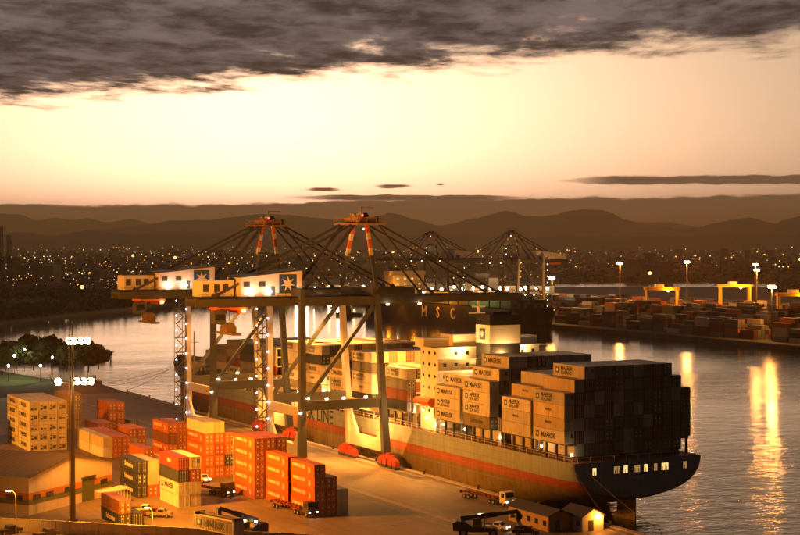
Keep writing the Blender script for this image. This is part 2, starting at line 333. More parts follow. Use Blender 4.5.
def body_mesh(c, L, H):
    key = (c, L, H)
    if key in _cm: return _cm[key]
    mb = MB(); W_ = CW; p = 0.16
    for x in (0, W_ - p):                                             # corner posts
        for y in (0, L - p): mb.box(x, x + p, y, y + p, 0, H)
    for x in (0, W_ - 0.1):                                           # bottom and top side rails
        mb.box(x, x + 0.1, p, L - p, 0, 0.16); mb.box(x, x + 0.1, p, L - p, H - 0.12, H)
    for y in (0, L - 0.1): mb.box(p, W_ - p, y, y + 0.1, 0, 0.16); mb.box(p, W_ - p, y, y + 0.1, H - 0.12, H)
    n = int(L / 0.55); st = (L - 2 * p) / n                           # corrugated sides
    for x0, x1 in ((0.03, 0.085), (W_ - 0.03, W_ - 0.085)):
        pts = []
        for i in range(n):
            y = p + i * st; pts += [(x0, y), (x0, y + st * 0.32), (x1, y + st * 0.5), (x1, y + st * 0.82)]
        pts.append((x0, L - p)); k = len(pts)
        mb.add([(x, y, z) for z in (0.14, H - 0.1) for x, y in pts], [(i, i + 1, k + i + 1, k + i) for i in range(k - 1)])
    mb.box(0.1, W_ - 0.1, p * 0.5, L - p * 0.5, H - 0.10, H - 0.03); mb.box(0.1, W_ - 0.1, 0.1, L - 0.1, 0.03, 0.1)
    mb.box(0.1, W_ - 0.1, L - 0.09, L - 0.05, 0.1, H - 0.1)           # front wall
    me = mb.mesh('shipping_container', cmat(c)); _cm[key] = me; return me
def door_mesh(c, H, k):
    key = ('door', c, H, k)
    if key in _cm: return _cm[key]
    mb = MB(); w = 1.05
    mb.box(0, w, 0.045, 0.09, 0.17, H - 0.13)
    for z in (0.18, 0.75, 1.32, 1.9): mb.box(0.05, w - 0.05, 0.02, 0.045, z, z + 0.32)
    for x in (0.3, 0.74): mb.box(x, x + 0.05, -0.03, 0.02, 0.12, H - 0.08, 1)
    for x in (0.3, 0.74):
        for z in (0.5, H - 0.5): mb.box(x - 0.09, x + 0.13, -0.032, 0.018, z, z + 0.11, 1)
    if k == 1:
        mb.box(0.44, 0.70, -0.006, 0.016, 1.5, 1.85, 2); mb.box(0.44, 0.70, -0.006, 0.016, 0.7, 0.95, 2)
    if k == 2: mb.box(0.42, 0.96, -0.006, 0.016, 1.25, 2.1, 2)
    me = mb.mesh('door', cmat(c), m_rod, m_mark if k == 1 else m_ink); _cm[key] = me; return me
def reefer_mesh(c, H, k):
    key = ('reefer', c, H, k)
    if key in _cm: return _cm[key]
    mb = MB(); mb.box(0.16, CW - 0.16, 0.02, 0.1, 0.16, H - 0.12)
    mb.box(0.35, CW - 0.35, 0.0, 0.02, 1.75, H - 0.25, 0); mb.box(0.4, 1.0, -0.02, 0.018, 0.3, 0.9, 1)
    if k: mb.box(1.15, 2.05, -0.02, 0.018, 0.5, 1.35, 1); mb.box(0.5, 0.95, -0.02, 0.018, 1.2, 1.5, 1)
    else: mb.box(1.3, 1.9, -0.02, 0.018, 0.45, 0.75, 1)
    mb.box(0.16, CW - 0.16, -0.015, 0.019, 1.62, 1.68, 1)
    me = mb.mesh('refrigeration_unit', cmat(c), m_steel); _cm[key] = me; return me
def star_logo_mesh(s):
    key = ('star', s)
    if key in _cm: return _cm[key]
    mb = MB(); mb.box(0, s, 0, s, 0, 0.012, 0); c = s / 2; pts = []
    for i in range(14):
        a = math.pi / 2 + i * math.pi / 7; r = s * (0.42 if i % 2 == 0 else 0.17); pts.append((c + r * math.cos(a), c + r * math.sin(a)))
    mb.prism(pts, 'z', 0.012, 0.02, 1)
    me = mb.mesh('logo_panel', m_logo, m_wht); _cm[key] = me; return me
def chevron_mesh():
    if 'chev' in _cm: return _cm['chev']
    mb = MB()
    for dx in (0, 0.55): mb.prism([(dx, 0.0), (dx + 0.22, 0), (dx + 0.62, 0.6), (dx + 0.22, 1.2), (dx, 1.2), (dx + 0.4, 0.6)], 'z', 0, 0.012)
    me = mb.mesh('chevron_mark', m_wht); _cm['chev'] = me; return me
N_CONT = [0]
def container(x, y, z, c, mark, label, group, L=CL, H=CH, end='door', rz=None, parent=None):
    o = obj('shipping_container', body_mesh(c, L, H), parent, (x, y, z))
    if rz is not None: o.rotation_euler = (0, 0, rz)
    if parent is None: tag(o, label, 'container', group)
    N_CONT[0] += 1
    if end == 'door':
        k = {'orange': 1, 'grey': 2 if mark and random.random() < 0.3 else 0}.get(c, 1 if random.random() < 0.25 else 0)
        for i in (0, 1): obj('door', door_mesh(c, H, k if (k != 2 or i) else 0), o, (0.165 + i * 1.06, 0, 0))
    elif end == 'reefer': obj('refrigeration_unit', reefer_mesh(c, H, random.random() < 0.5), o, (0, 0, 0))
    xf = 0.012; ink = m_ink if c in ('grey', 'sand', 'white') else m_wht
    if mark in ('line', 'line2'):                                     # emblem and shipping-line name
        s = 1.25; lg = obj('logo_panel', star_logo_mesh(s), o, (xf, L - 1.0, H * 0.5 - s / 2)); lg.rotation_euler = FACE_X
        if mark == 'line': letters('MAERSK', 1.55, ink, o, (xf, L - 3.0, H * 0.5), bold=0.025)
        else:
            letters('MAERSK', 1.25, ink, o, (xf, L - 3.0, H * 0.66), bold=0.025); letters('SEALAND', 1.0, ink, o, (xf, L - 3.0, H * 0.30), bold=0.012)
    elif mark == 'sud':
        letters('HAMBURG SÜD', 0.95, m_wht, o, (xf, L - 0.9, H * 0.60), bold=0.015)
        ch = obj('chevron_mark', chevron_mesh(), o, (xf, 3.2, H * 0.25)); ch.rotation_euler = FACE_X
    elif mark == 'saf': letters('Safmarine', 1.5, m_wht if c == 'navy' else m_ink, o, (xf, L * 0.72, H * 0.5), bold=0.01)
    elif mark == 'small': letters('MAERSK', 0.7, ink, o, (xf, L * 0.62, H * 0.55), bold=0.01)
    elif mark == 'script': letters('P&O', 1.2, m_wht, o, (xf, L * 0.6, H * 0.5), bold=0.01)
    return o
MARKW = {'line': ' with emblem', 'line2': ' with emblem', 'sud': ' with chevrons', 'saf': ' with script', 'small': ' with small lettering', 'script': ' with white letters', None: ''}
TIERW = {1: 'bottom', 2: 'second', 3: 'third', 4: 'fourth', 5: 'fifth', 6: 'sixth', 7: 'seventh'}
rng = random.Random(11)
def yard_stack(x, y, cols, where, group, L=CL, end='door', z=3.0):
    """cols: for each column towards the quay a list of (colour, mark) from the ground up; where: which stack, in words"""
    n = len(cols)
    for i, tiers in enumerate(cols):
        for j, (c, mk) in enumerate(tiers):
            lab = f"{CNAME[c]} container{MARKW[mk]}" if i == 0 else f"{CNAME[c]} container"
            lab += f", {'top' if j == len(tiers) - 1 and j else TIERW[j + 1]} tier, " + (f"{ORD[i + 1]} column of " if n > 1 else '') + where
            container(x + i * 2.52 + rng.uniform(-0.04, 0.04), y + rng.uniform(-0.08, 0.08), z + j * (CH + 0.05), c, mk, lab, group, L, end=end)
O, Gy, Rd, Nv, Br, Sd, Gn, Wh = 'orange', 'grey', 'red', 'navy', 'brown', 'sand', 'green', 'white'
GY = 'containers stacked in the yard'
def rep(c, mk, n): return [(c, mk)] * n
# the tall pale block of refrigerated boxes behind the warehouse (two rows deep)
yard_stack(105.8, 425.2, [rep(Gy, 'line', 5), rep(Gy, None, 5), rep(Gy, None, 5), rep(Gy, None, 5)], 'pale block, front row', GY, end='reefer')
yard_stack(105.8, 437.9, [rep(Gy, 'line', 5), rep(Gy, None, 5), rep(Gy, None, 5), rep(Gy, None, 5)], 'pale block, rear row', GY, end=None)
yard_stack(92.0, 440.0, [[(Br, None), (Gn, None), (Sd, None), (Gy, None)], [(Br, None), (Nv, None), (Sd, None)]], 'mixed stack beside pale block', GY)
yard_stack(127.5, 470.0, [rep('dgrey', None, 4), rep('dgrey', None, 4)], 'dark stack behind light mast', GY)
# low mixed rows between the pale block and the orange stacks
yard_stack(139.0, 464.3, [rep(Br, None, 1) + rep(O, None, 2), rep(O, None, 3)], 'rearmost orange stack', GY)
yard_stack(144.8, 461.6, [[(Gn, None)]], 'dark green container alone near the quay', GY)
yard_stack(127.2, 436.3, [rep(O, None, 2), rep(O, None, 2)], 'low orange stack near green box', GY)
yard_stack(119.4, 403.6, [[(Wh, None), (Sd, None)], [(O, None), (O, None)], [(O, None), (O, None)]], 'low pale and orange row', GY)
yard_stack(119.4, 416.3, [[(Wh, None), (Wh, None)], [(O, None), (O, None)], [(Br, None), (O, None)]], 'low row, far end', GY, end=None)
yard_stack(131.2, 420.0, [[(Sd, None), (O, None)], [(O, None), (O, None)]], 'orange pair near low pale row', GY)
yard_stack(122.0, 378.0, [[(O, None), (O, None)], [(Sd, None)]], 'small orange group by chevron stack', GY)
yard_stack(129.8, 382.9, [[(O, 'sud'), (O, 'sud'), (Br, None), (O, 'sud')], rep(O, None, 4)], 'four-high chevron stack', GY)
yard_stack(130.5, 358.7, [rep(O, 'sud', 4) + [(Gy, None)], [(O, None), (O, None), (Rd, None), (O, None), (Sd, None)], [(O, None), (Nv, None), (O, None), (O, None)]], 'tan-topped orange stack', GY)
yard_stack(141.2, 356.0, [[(Sd, None), (Nv, None), (Gy, None)]], 'stack beside tan-topped orange stack', GY)
yard_stack(111.2, 321.5, [[(Gy, None), (Gy, 'line'), (Nv, None), (Rd, 'script')], [(Gy, 'small'), (Gy, None), (Rd, None), (Gy, 'small')]], 'red-topped mixed stack', GY)
yard_stack(107.5, 338.3, [rep(Nv, 'saf', 3), [(O, None), (Gy, None), (Gy, None)]], 'navy script stack by warehouse', GY)
yard_stack(129.5, 324.6, [rep(O, 'sud', 5), rep(O, None, 5), rep(O, None, 5)], 'tallest chevron stack', GY)
yard_stack(132.0, 298.4, [rep(O, 'sud', 4), rep(O, None, 3), [(Gy, None), (Gy, None)]], 'stepped chevron stack, front row', GY)
yard_stack(132.0, 312.0, [rep(O, 'sud', 4), rep(O, None, 3)], 'stepped chevron stack, rear row', GY, end=None)
yard_stack(93.2, 304.4, [[(Nv, 'saf'), (Br, None)], [(Nv, None)]], 'low dark stack by perimeter wall', GY)

# ------------------------------------------------------------------ the container ship
SX, YS, YB = 197.7, 279.0, 569.0
m_hull = mat('pale_blue_hull', (0.25, 0.31, 0.345), 0.5, var=0.30, scale=0.25, bump=0.12, bscale=0.35, streak=0.22)
m_boot = mat('red_boot_topping', (0.30, 0.075, 0.03), 0.6, var=0.45, scale=0.3, bump=0.12, bscale=0.35, streak=0.3)
m_anti = mat('worn_antifouling', (0.165, 0.125, 0.065), 0.7, var=0.6, scale=0.25, bump=0.2, bscale=0.35, streak=0.38)
m_deck = mat('deck_red_oxide', (0.16, 0.06, 0.04), 0.7, var=0.4)
m_house = mat('house_cream', (0.70, 0.67, 0.58), 0.5, var=0.15)
ZD = 13.0
def half(z, y):
    u = max(0.0, min(1.0, z / ZD)); yend = 553 + 16 * u ** 1.4; lent = 88 - 30 * u
    t = (yend - y) / lent
    if t <= 0: return 0.0
    bw = 16.05 * (math.sin(min(t, 1.0) * math.pi / 2)) ** 0.85
    zb = 5.2 - 9.0 * max(0.0, min(1.0, (y - YS) / 46)) ** 0.8                                     # the counter rises to the transom
    p = 2.3 + 5.0 * max(0.0, min(1.0, (y - YS) / 90))
    v = (z - zb) / (ZD - zb)
    if v <= 0: return 0.0
    return bw * (1 - (1 - min(v, 1.0)) ** p) ** (1 / p)
def zbot(y): return 5.2 - 9.0 * max(0.0, min(1.0, (y - YS) / 46)) ** 0.8
zs = [-3.8, -2, 0, 1.5, 3, 4.5, 5.2, 5.6, 6.2, 7.0, 8.0, 9.0, 10.3, 11.6, ZD]
ys = [YS + i * 2.5 for i in range(20)] + [YS + 50 + i * 10 for i in range(16)] + [440 + i * 4.3 for i in range(31)]
ys = sorted(set(y for y in ys if y <= YB))
ship = thing('container_ship', 'long pale blue container ship moored along the quay under the gantry cranes', 'ship', (SX, YS, 0))
hb = MB(); nz = len(zs)
for sgn in (-1, 1):
    base = len(hb.v)
    for y in ys:
        zb = zbot(y)
        for z in zs:
            zz = max(z, zb); hb.v.append((sgn * half(zz, y), y - YS, zz))
    for i in range(len(ys) - 1):
        for j in range(nz - 1):
            zm = (zs[j] + zs[j + 1]) / 2
            if zs[j + 1] <= max(zbot(ys[i]), zbot(ys[i + 1])) - 1e-6 and zs[j + 1] <= min(zbot(ys[i]), zbot(ys[i + 1])): continue
            hb.f.append((base + i * nz + j, base + (i + 1) * nz + j, base + (i + 1) * nz + j + 1, base + i * nz + j + 1)); hb.m.append(0 if zm > 9 else (1 if zm > 7 else 2))
L0 = [(-half(max(z, 5.2), YS), 0, max(z, 5.2)) for z in zs]; R0 = [(-x, y, z) for x, y, z in L0]
for j in range(nz - 1):
    if zs[j + 1] > 5.2: hb.add([L0[j], R0[j], R0[j + 1], L0[j + 1]], [(0, 1, 2, 3)], 0)
n0 = len(hb.v)                                                                                   # main deck
for y in ys: hb.v += [(-half(ZD, y), y - YS, ZD - 0.02), (half(ZD, y), y - YS, ZD - 0.02)]
for i in range(len(ys) - 1): hb.f.append((n0 + 2 * i, n0 + 2 * i + 1, n0 + 2 * i + 3, n0 + 2 * i + 2)); hb.m.append(3)
me = hb.mesh('hull', m_hull, m_boot, m_anti, m_deck)
bm = bmesh.new(); bm.from_mesh(me); bmesh.ops.remove_doubles(bm, verts=bm.verts, dist=0.001); bmesh.ops.dissolve_degenerate(bm, dist=0.001, edges=bm.edges); bmesh.ops.recalc_face_normals(bm, faces=bm.faces); bm.to_mesh(me); bm.free()
me.polygons.foreach_set('use_smooth', [abs(p.normal.y) < 0.75 and abs(p.normal.z) < 0.95 for p in me.polygons])
hull = obj('hull', me, ship)
sm = MB()
for z in (6.1, 8.05, 10.3, 12.1):
    yy = [y for y in ys if 300 <= y <= 500]
    for a, b_ in zip(yy, yy[1:]):
        ha, hb_ = half(z, a) + 0.008, half(z, b_) + 0.008; sm.add([(-ha, a - YS, z - 0.05), (-hb_, b_ - YS, z - 0.05), (-hb_, b_ - YS, z + 0.05), (-ha, a - YS, z + 0.05)], [(0, 1, 2, 3)])
for k in range(24):
    y = 304 + k * 8.2
    for z0, z1 in ((3.2, 7), (7, 9), (9, 12.9)): sm.add([(-half(z0, y) - 0.008, y - YS - 0.05, z0), (-half(z0, y) - 0.008, y - YS + 0.05, z0), (-half(z1, y) - 0.008, y - YS + 0.05, z1), (-half(z1, y) - 0.008, y - YS - 0.05, z1)], [(0, 1, 2, 3)])
obj('plate_seams', sm.mesh('plate_seams', mat('weld_seam', (0.19, 0.19, 0.17), 0.7), fix=False), hull)['kind'] = 'stuff'
def S(x, y, z): return (x - SX, y - YS, z)                                                     # ship-local
# bulwark forward, rudder, anchor, letters
bw = MB()
for sgn in (-1, 1):
    yy = [y for y in ys if y >= 524]
    for a, b_ in zip(yy, yy[1:]):
        p, q = (sgn * half(ZD, a), a - YS), (sgn * half(ZD, b_), b_ - YS)
        h0, h1 = 1.2 + (a - 524) / 45 * 2.6, 1.2 + (b_ - 524) / 45 * 2.6
        bw.add([(p[0], p[1], ZD), (q[0], q[1], ZD), (q[0] * 1.03, q[1] + 0.3, ZD + h1), (p[0] * 1.03, p[1] + 0.3, ZD + h0)], [(0, 1, 2, 3)])
        bw.add([(p[0] * 0.985, p[1], ZD), (q[0] * 0.985, q[1], ZD), (q[0] * 1.015, q[1] + 0.3, ZD + h1), (p[0] * 1.015, p[1] + 0.3, ZD + h0)], [(3, 2, 1, 0)])
obj('bulwark', bw.mesh('bulwark', m_hull, fix=False), ship)
obj('foredeck_house', MB().box(-5, 5, 258, 264, ZD, ZD + 3).mesh('foredeck_house', m_house), ship)
obj('foremast', MB().tube((0, 275, ZD), (0, 275, ZD + 13), 0.35, 0.2).beam((-2, 275, ZD + 9), (2, 275, ZD + 9), 0.2, 0.2).mesh('foremast', m_house), ship)
rud = MB().prism([(-0.7, 4.5), (-0.15, 1.2), (0.15, 1.2), (0.7, 4.5), (0.6, 7.2), (-0.6, 7.2)], 'z', -4, 5.6)
obj('rudder', rud.mesh('rudder', m_anti), ship)
lt = letters('MAERSK LINE', 5.2, m_ink, ship, S(SX - 16.10, 430.5, 10.65), bold=0.05); lt.scale = (1.05, 1, 1)
m_lit = lamp_mat('lit_opening', (1.0, 0.62, 0.22), 1.3, sample=False)
m_dim = lamp_mat('dim_opening', (1.0, 0.55, 0.18), 0.35, sample=False)
for i, (x, w) in enumerate(((-11.2, 0.9), (-5.6, 1.5), (-3.4, 1.0), (-0.6, 1.6), (1.7, 0.9), (4.2, 0.8), (6.6, 1.7), (11.8, 0.9))):
    p = MB().box(x - w / 2 - 0.15, x + w / 2 + 0.15, -0.12, 0.0, 10.2, 12.1, 0).box(x - w / 2, x + w / 2, -0.16, -0.12, 10.4, 11.9, 1)
    for k in range(int(w / 0.5)): p.box(x - w / 2 + 0.25 + k * 0.5, x - w / 2 + 0.38 + k * 0.5, -0.2, -0.16, 10.4, 11.2 + 0.5 * (k % 2), 0)
    obj('mooring_port', p.mesh('mooring_port', m_steel, m_dim if i % 2 else m_lit), ship)
letters('MAERSK', 1.0, m_wht, ship, S(SX - 2.4, YS - 0.03, 9.3), FACE_Y)
name_me = letters('MAERSK', 1.1, m_wht, ship, S(SX - 15.1, 292.5, 11.9))
# railing along the port side, lashing bridges between the bays
rl = MB()
for y in range(int(YS) + 1, 520, 3): rl.box(-15.98, -15.92, y - YS, y - YS + 0.06, ZD, ZD + 1.15)
for z in (0.55, 1.12): rl.box(-15.97, -15.93, 1, 240, ZD + z, ZD + z + 0.05)
for x in range(-15, 16, 3): rl.box(x, x + 0.06, 0.3, 0.36, ZD, ZD + 1.15)
rl.box(-15.9, 15.9, 0.31, 0.35, ZD + 1.1, ZD + 1.15)
obj('railing', rl.mesh('railing', m_white), ship)
BAYS = {'aft': 282.7, 'b': 296.0, 'c': 313.6, 'd': 327.3, 'f1': 354.0, 'f2': 374.0, 'f3': 388.0, 'f4': 405.5, 'f5': 421.0, 'f6': 437.5, 'f7': 455.0, 'f8': 473.0, 'f9': 491.0, 'f10': 506.0}
ZC, TH = 13.9, 2.68                                                                              # top of hatch covers, tier pitch
for k, y in BAYS.items():
    y0 = y - YS; hwd = 15.6 if y < 470 else 15.6 - (y - 470) * 0.12
    obj('hatch_cover', MB().box(-hwd + 2.6, hwd - 2.6, y0 - 0.2, y0 + 12.4, ZD, ZC - 0.03).mesh('hatch_cover', m_steel), ship)
    for sg in (-1, 1):
        hc = MB(); xa, xb = sorted((sg * hwd, sg * (hwd - 0.5))); xc, xd = sorted((sg * hwd, sg * (hwd - 2.5)))
        for q in (0.3, 4, 8, 11.8): hc.box(xa, xb, y0 + q, y0 + q + 0.35, ZD, ZC + TH - 0.35)
        hc.box(xc, xd, y0, y0 + 12.2, ZC + TH - 0.35, ZC + TH - 0.03)
        obj('container_pedestal', hc.mesh('container_pedestal', m_steel), ship)
m_lash = mat('lashing_bridge_paint', (0.30, 0.29, 0.25), 0.6)
for y in (310.6, 341.2, 351.8, 370.0, 402.5, 452.5, 470.3):
    lb = MB(); y0 = y - YS
    for x in range(-15, 16, 5): lb.box(x - 0.2, x + 0.2, y0 - 0.5, y0 - 0.2, ZD, ZC + 5.6); lb.box(x - 0.2, x + 0.2, y0 + 0.2, y0 + 0.5, ZD, ZC + 5.6)
    for z in (ZC + 2.6, ZC + 5.4): lb.box(-15.6, 15.6, y0 - 0.6, y0 + 0.6, z, z + 0.15)
    for x in range(-15, 15, 5): lb.beam((x, y0, ZC), (x + 5, y0, ZC + 5.4), 0.12, 0.12)
    obj('lashing_bridge', lb.mesh('lashing_bridge', m_lash), ship)
# accommodation block with funnel
ho = MB().box(-14.2, 14.2, 62.5, 71.5, ZD, 33.0)
house = obj('deckhouse', ho.mesh('deckhouse', m_house), ship)
for i, z in enumerate((16.2, 19.0, 21.8, 24.6, 27.4, 30.2)):
    dk = MB().box(-15.2, 15.2, 61.3, 62.48, z, z + 0.14)
    for x in range(-15, 16, 2): dk.box(x - 0.03, x + 0.03, 61.35, 61.41, z + 0.14, z + 1.15)
    dk.box(-15.2, 15.2, 61.35, 61.4, z + 1.1, z + 1.15)
    obj('gallery', dk.mesh('gallery', m_house), house)
    for y in (64.0, 67.0, 70.0): obj('porthole', MB().tube((-14.26, y, z + 1.5), (-14.2, y, z + 1.5), 0.42, 0.42, 10).mesh('porthole', m_glass), house)
    for k in range(9):
        x = -12.4 + k * 3.1; obj('window', MB().box(x - 0.4, x + 0.4, 62.44, 62.5, z + 1.0, z + 1.9).mesh('window', m_lit if (k * 7 + i * 3) % 5 == 0 else m_glass), house)
obj('bridge_deck', MB().box(-16, 16, 62.0, 72.0, 33.0, 33.2).box(-9, 9, 64.5, 71, 33.2, 36.0).box(-16, 16, 66.5, 71, 33.2, 35.2).mesh('bridge_deck', m_house), ship)
obj('radar_mast', MB().beam((0, 68, 36), (0, 68, 44), 0.9, 0.9, w1=0.4, h1=0.4).beam((-2.6, 68, 41), (2.6, 68, 41), 0.25, 0.25).box(-1.8, 1.8, 67.6, 68, 42.4, 42.8).mesh('radar_mast', m_white), ship)
m_fun = mat('funnel_black', (0.014, 0.014, 0.016), 0.5)
fn = obj('funnel', MB().prism([(-4.2, 55.0), (4.2, 55.0), (3.9, 62.2), (-3.9, 62.2)], 'z', ZC, 34.2, 0).prism([(-4.25, 54.95), (4.25, 54.95), (3.95, 62.25), (-3.95, 62.25)], 'z', 34.2, 38.6, 1).prism([(-4.2, 55.0), (4.2, 55.0), (3.9, 62.2), (-3.9, 62.2)], 'z', 38.6, 41.2, 0).box(-2.6, 2.6, 56.2, 60, 41.2, 41.9, 0).mesh('funnel', m_fun, m_white), ship)
o = obj('logo_panel', star_logo_mesh(2.6), fn, (-4.28, 59.9, 35.1)); o.rotation_euler = FACE_X
# lit galleries and deck lamps
m_bulb = lamp_mat('deck_bulb', (1.0, 0.72, 0.34), 30.0)
bulb = MB().ball((0, 0, 0), 0.28).mesh('deck_lamp', m_bulb)
for (x, y, z, pw) in ((-8, 60.6, 32.3, 2500), (0, 53.8, 31.5, 2500), (9, 60.6, 32.3, 2500), (-12.5, 60.4, 26.0, 2200), (-8, 60.4, 26.0, 0), (-4, 60.4, 26.0, 2200), (-14.6, 60.2, 17.0, 1500), (-15, 72.6, 17, 1500), (-15.2, 58, 15.2, 900), (-15.2, 62, 14.6, 900), (-15.2, 67, 15.8, 900),
                      (-15.3, 31.5, 15.0, 220), (-15.3, 47.5, 15.2, 300), (-15.5, 13.6, 15.2, 220), (-15.3, 2.2, 14.6, 80), (-15, 90.5, 19.5, 2600), (-15, 93.8, 15.5, 1500), (-15, 110, 16, 1800), (-15.2, 123.5, 17.5, 3000), (-15.2, 141, 16.5, 3000), (-15, 157, 16.5, 2000), (-14, 173.5, 17, 2500), (-12, 191.2, 17, 2500), (-9, 209, 17, 2500), (-8, 226, 17, 1500)):
    d = obj('deck_lamp', bulb, ship, (x, y, z))
    if pw: lamp(d, (-0.35, -0.1, 0.15), pw * (1.6 if y > 50 else 1.0), (1.0, 0.50, 0.13), 0.3)
obj('lifeboat', MB().prism([(-1.5, 0.9), (-1.2, 0.1), (-0.4, -0.4), (0.4, -0.4), (1.2, 0.1), (1.5, 0.9), (0.9, 1.7), (-0.9, 1.7)], 'y', 0, 7.5).mesh('lifeboat', mat('lifeboat_orange', (0.55, 0.12, 0.03), 0.45)), ship, (-15.6, 62.5, 19.2))
# mooring lines from bow and stern
def rope(a, b_, sag, r=0.06):
    a, b_ = Vector(a), Vector(b_); pts = [a.lerp(b_, t / 10) - Vector((0, 0, sag * 4 * (t / 10) * (1 - t / 10))) for t in range(11)]
    return MB().path(pts, r, 5).mesh('mooring_line', mat('rope', (0.10, 0.085, 0.06), 0.9))
bol_me = MB().tube((0, 0, 0), (0, 0, 0.75), 0.3, 0.24, 10).tube((0, 0, 0.75), (0, 0, 0.95), 0.42, 0.40, 10).mesh('bollard', m_steel)
for i, y in enumerate(range(262, 575, 26)): tag(obj('bollard', bol_me, None, (178.9, y, 3.25)), 'dark steel bollard on the quay coping', 'bollard', 'quay bollards')
for i, (a, b_, w) in enumerate((((194.6, 562.5, 14.5), (178.9, 574, 4.0), 'steeper'), ((191.5, 556, 14.0), (172, 606, 3.2), 'longer'), ((189.0, 550, 13.8), (178.9, 600, 3.2), 'middle'))):
    tag(obj('mooring_line', rope(a, b_, 1.2)), f'{w} mooring rope running from the ship\'s bow to the shore', 'rope', 'mooring lines')
for i, (a, b_, w) in enumerate((((182.6, 281.5, 12.6), (178.9, 262, 4.0), 'breast'), ((184.5, 279.2, 11.5), (178.9, 240, 3.6), 'stern'))):
    tag(obj('mooring_line', rope(a, b_, 0.8)), f'{w} rope from the ship\'s transom corner to the quay', 'rope', 'mooring lines')

# ------------------------------------------------------------------ containers on the ship
GS = 'containers on the moored ship'
BW = {'aft': 'aftermost bay of ship', 'b': 'bay beside aftermost bay', 'c': 'tall bay aft of funnel', 'd': 'bay against funnel',
      'f1': 'first bay ahead of deckhouse', 'f2': 'second bay ahead of deckhouse', 'f3': 'third bay ahead of deckhouse', 'f4': 'fourth bay ahead of deckhouse', 'f5': 'fifth bay ahead of deckhouse',
      'f6': 'sixth bay ahead of deckhouse', 'f7': 'seventh bay ahead of deckhouse', 'f8': 'eighth bay ahead of deckhouse', 'f9': 'second bay from the bow', 'f10': 'bay nearest the bow'}
def ship_x(c): return SX - 16.12 + (c - 1) * 2.483
def ship_box(bay, c, t, colr, mark, end='door'):
    lab = f"{'lettered ' if mark in ('line', 'line2') else ''}{CNAME[colr]} container, {TIERW[t]} tier, {ORD[c]} column from quay, {BW[bay]}"
    container(ship_x(c), BAYS[bay], ZC + (t - 1) * TH, colr, mark, lab, GS, CL, TH - 0.08, end=end)
srnd = random.Random(5)
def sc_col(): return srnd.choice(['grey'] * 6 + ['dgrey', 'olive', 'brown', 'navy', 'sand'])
port_marks = {'aft': {1: {2: ('grey', 'line'), 3: ('sand', 'small'), 4: ('sand', 'small'), 5: ('grey', 'line2')}, 2: {6: ('sand', None)}, 3: {7: ('grey', 'line2')}},
              'b': {1: {2: ('grey', None), 3: ('grey', 'small'), 4: ('grey', 'line2')}, 2: {5: ('sand', 'small')}},
              'c': {1: {2: ('olive', 'saf'), 3: ('grey', 'line2'), 4: ('grey', 'line2'), 5: ('grey', 'line')}, 2: {6: ('grey', 'line')}, 3: {7: ('grey', 'line')}},
              'd': {1: {2: ('grey', 'line'), 3: ('grey', 'line2'), 4: ('grey', 'line')}, 2: {5: ('grey', 'line')}}}
for c in range(1, 14):
    e = min(c, 14 - c); lo, hi = (2, 5) if e == 1 else ((1, 6) if e == 2 else (1, 7))
    for t in range(lo, hi + 1):
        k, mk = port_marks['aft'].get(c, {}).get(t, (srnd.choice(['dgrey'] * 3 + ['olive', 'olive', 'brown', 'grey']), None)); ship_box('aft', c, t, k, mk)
for bay, spec in (('b', {1: (2, 4), 2: (1, 5), 3: (4, 6), 4: (5, 6), 5: (6, 6), 6: (6, 6)}), ('c', {1: (2, 5), 2: (1, 6), 3: (1, 7), 4: (2, 7), 5: (3, 7), 6: (4, 7), 7: (5, 7), 8: (6, 7), 9: (6, 7), 10: (7, 7), 11: (7, 7), 12: (6, 6), 13: (5, 5)}),
                  ('d', {1: (2, 4), 2: (2, 5), 3: (5, 5), 4: (5, 5)})):
    for c, (lo, hi) in spec.items():
        for t in range(lo, hi + 1):
            k, mk = port_marks[bay].get(c, {}).get(t, (sc_col(), None)); ship_box(bay, c, t, k, mk)
mass = MB(); mass_c = [cmat(q) for q in ('grey', 'sand', 'olive', 'dgrey', 'brown')]
for bay, top, gap in (('f1', 5, 0), ('f2', 6, 1), ('f3', 5, 0), ('f4', 6, 1), ('f5', 6, 0), ('f6', 5, 0), ('f7', 5, 1), ('f8', 5, 1), ('f9', 4, 0), ('f10', 3, 0)):
    narrow = 0 if BAYS[bay] < 460 else (1 if BAYS[bay] < 480 else (2 if BAYS[bay] < 500 else 3)); first = 1 + narrow
    for c in range(first, 14 - narrow):
        e = c - first; tp = top + (0 if e == 0 else (srnd.choice((0, 1)) if bay in ('f2', 'f5') else 0)); tp = min(tp, 6)
        for t in range(2 if e == 0 else 1, tp + 1):
            if e == 0 or (e == 1 and t >= tp) or (gap and e <= 4 and t >= 3 and bay in ('f2', 'f4')):
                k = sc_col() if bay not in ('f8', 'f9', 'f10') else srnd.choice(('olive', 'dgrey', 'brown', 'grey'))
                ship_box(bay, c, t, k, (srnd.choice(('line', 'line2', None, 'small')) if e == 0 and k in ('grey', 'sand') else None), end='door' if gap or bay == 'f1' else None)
            elif t >= tp or gap:
                x = ship_x(c); z = ZC + (t - 1) * TH; mass.box(x, x + CW, BAYS[bay], BAYS[bay] + CL, z, z + TH - 0.04, srnd.randrange(5))
stuff('stowed_containers', mass.mesh('stowed_containers', *mass_c), 'many pale and dark containers filling the inner columns forward of the deckhouse', 'containers')

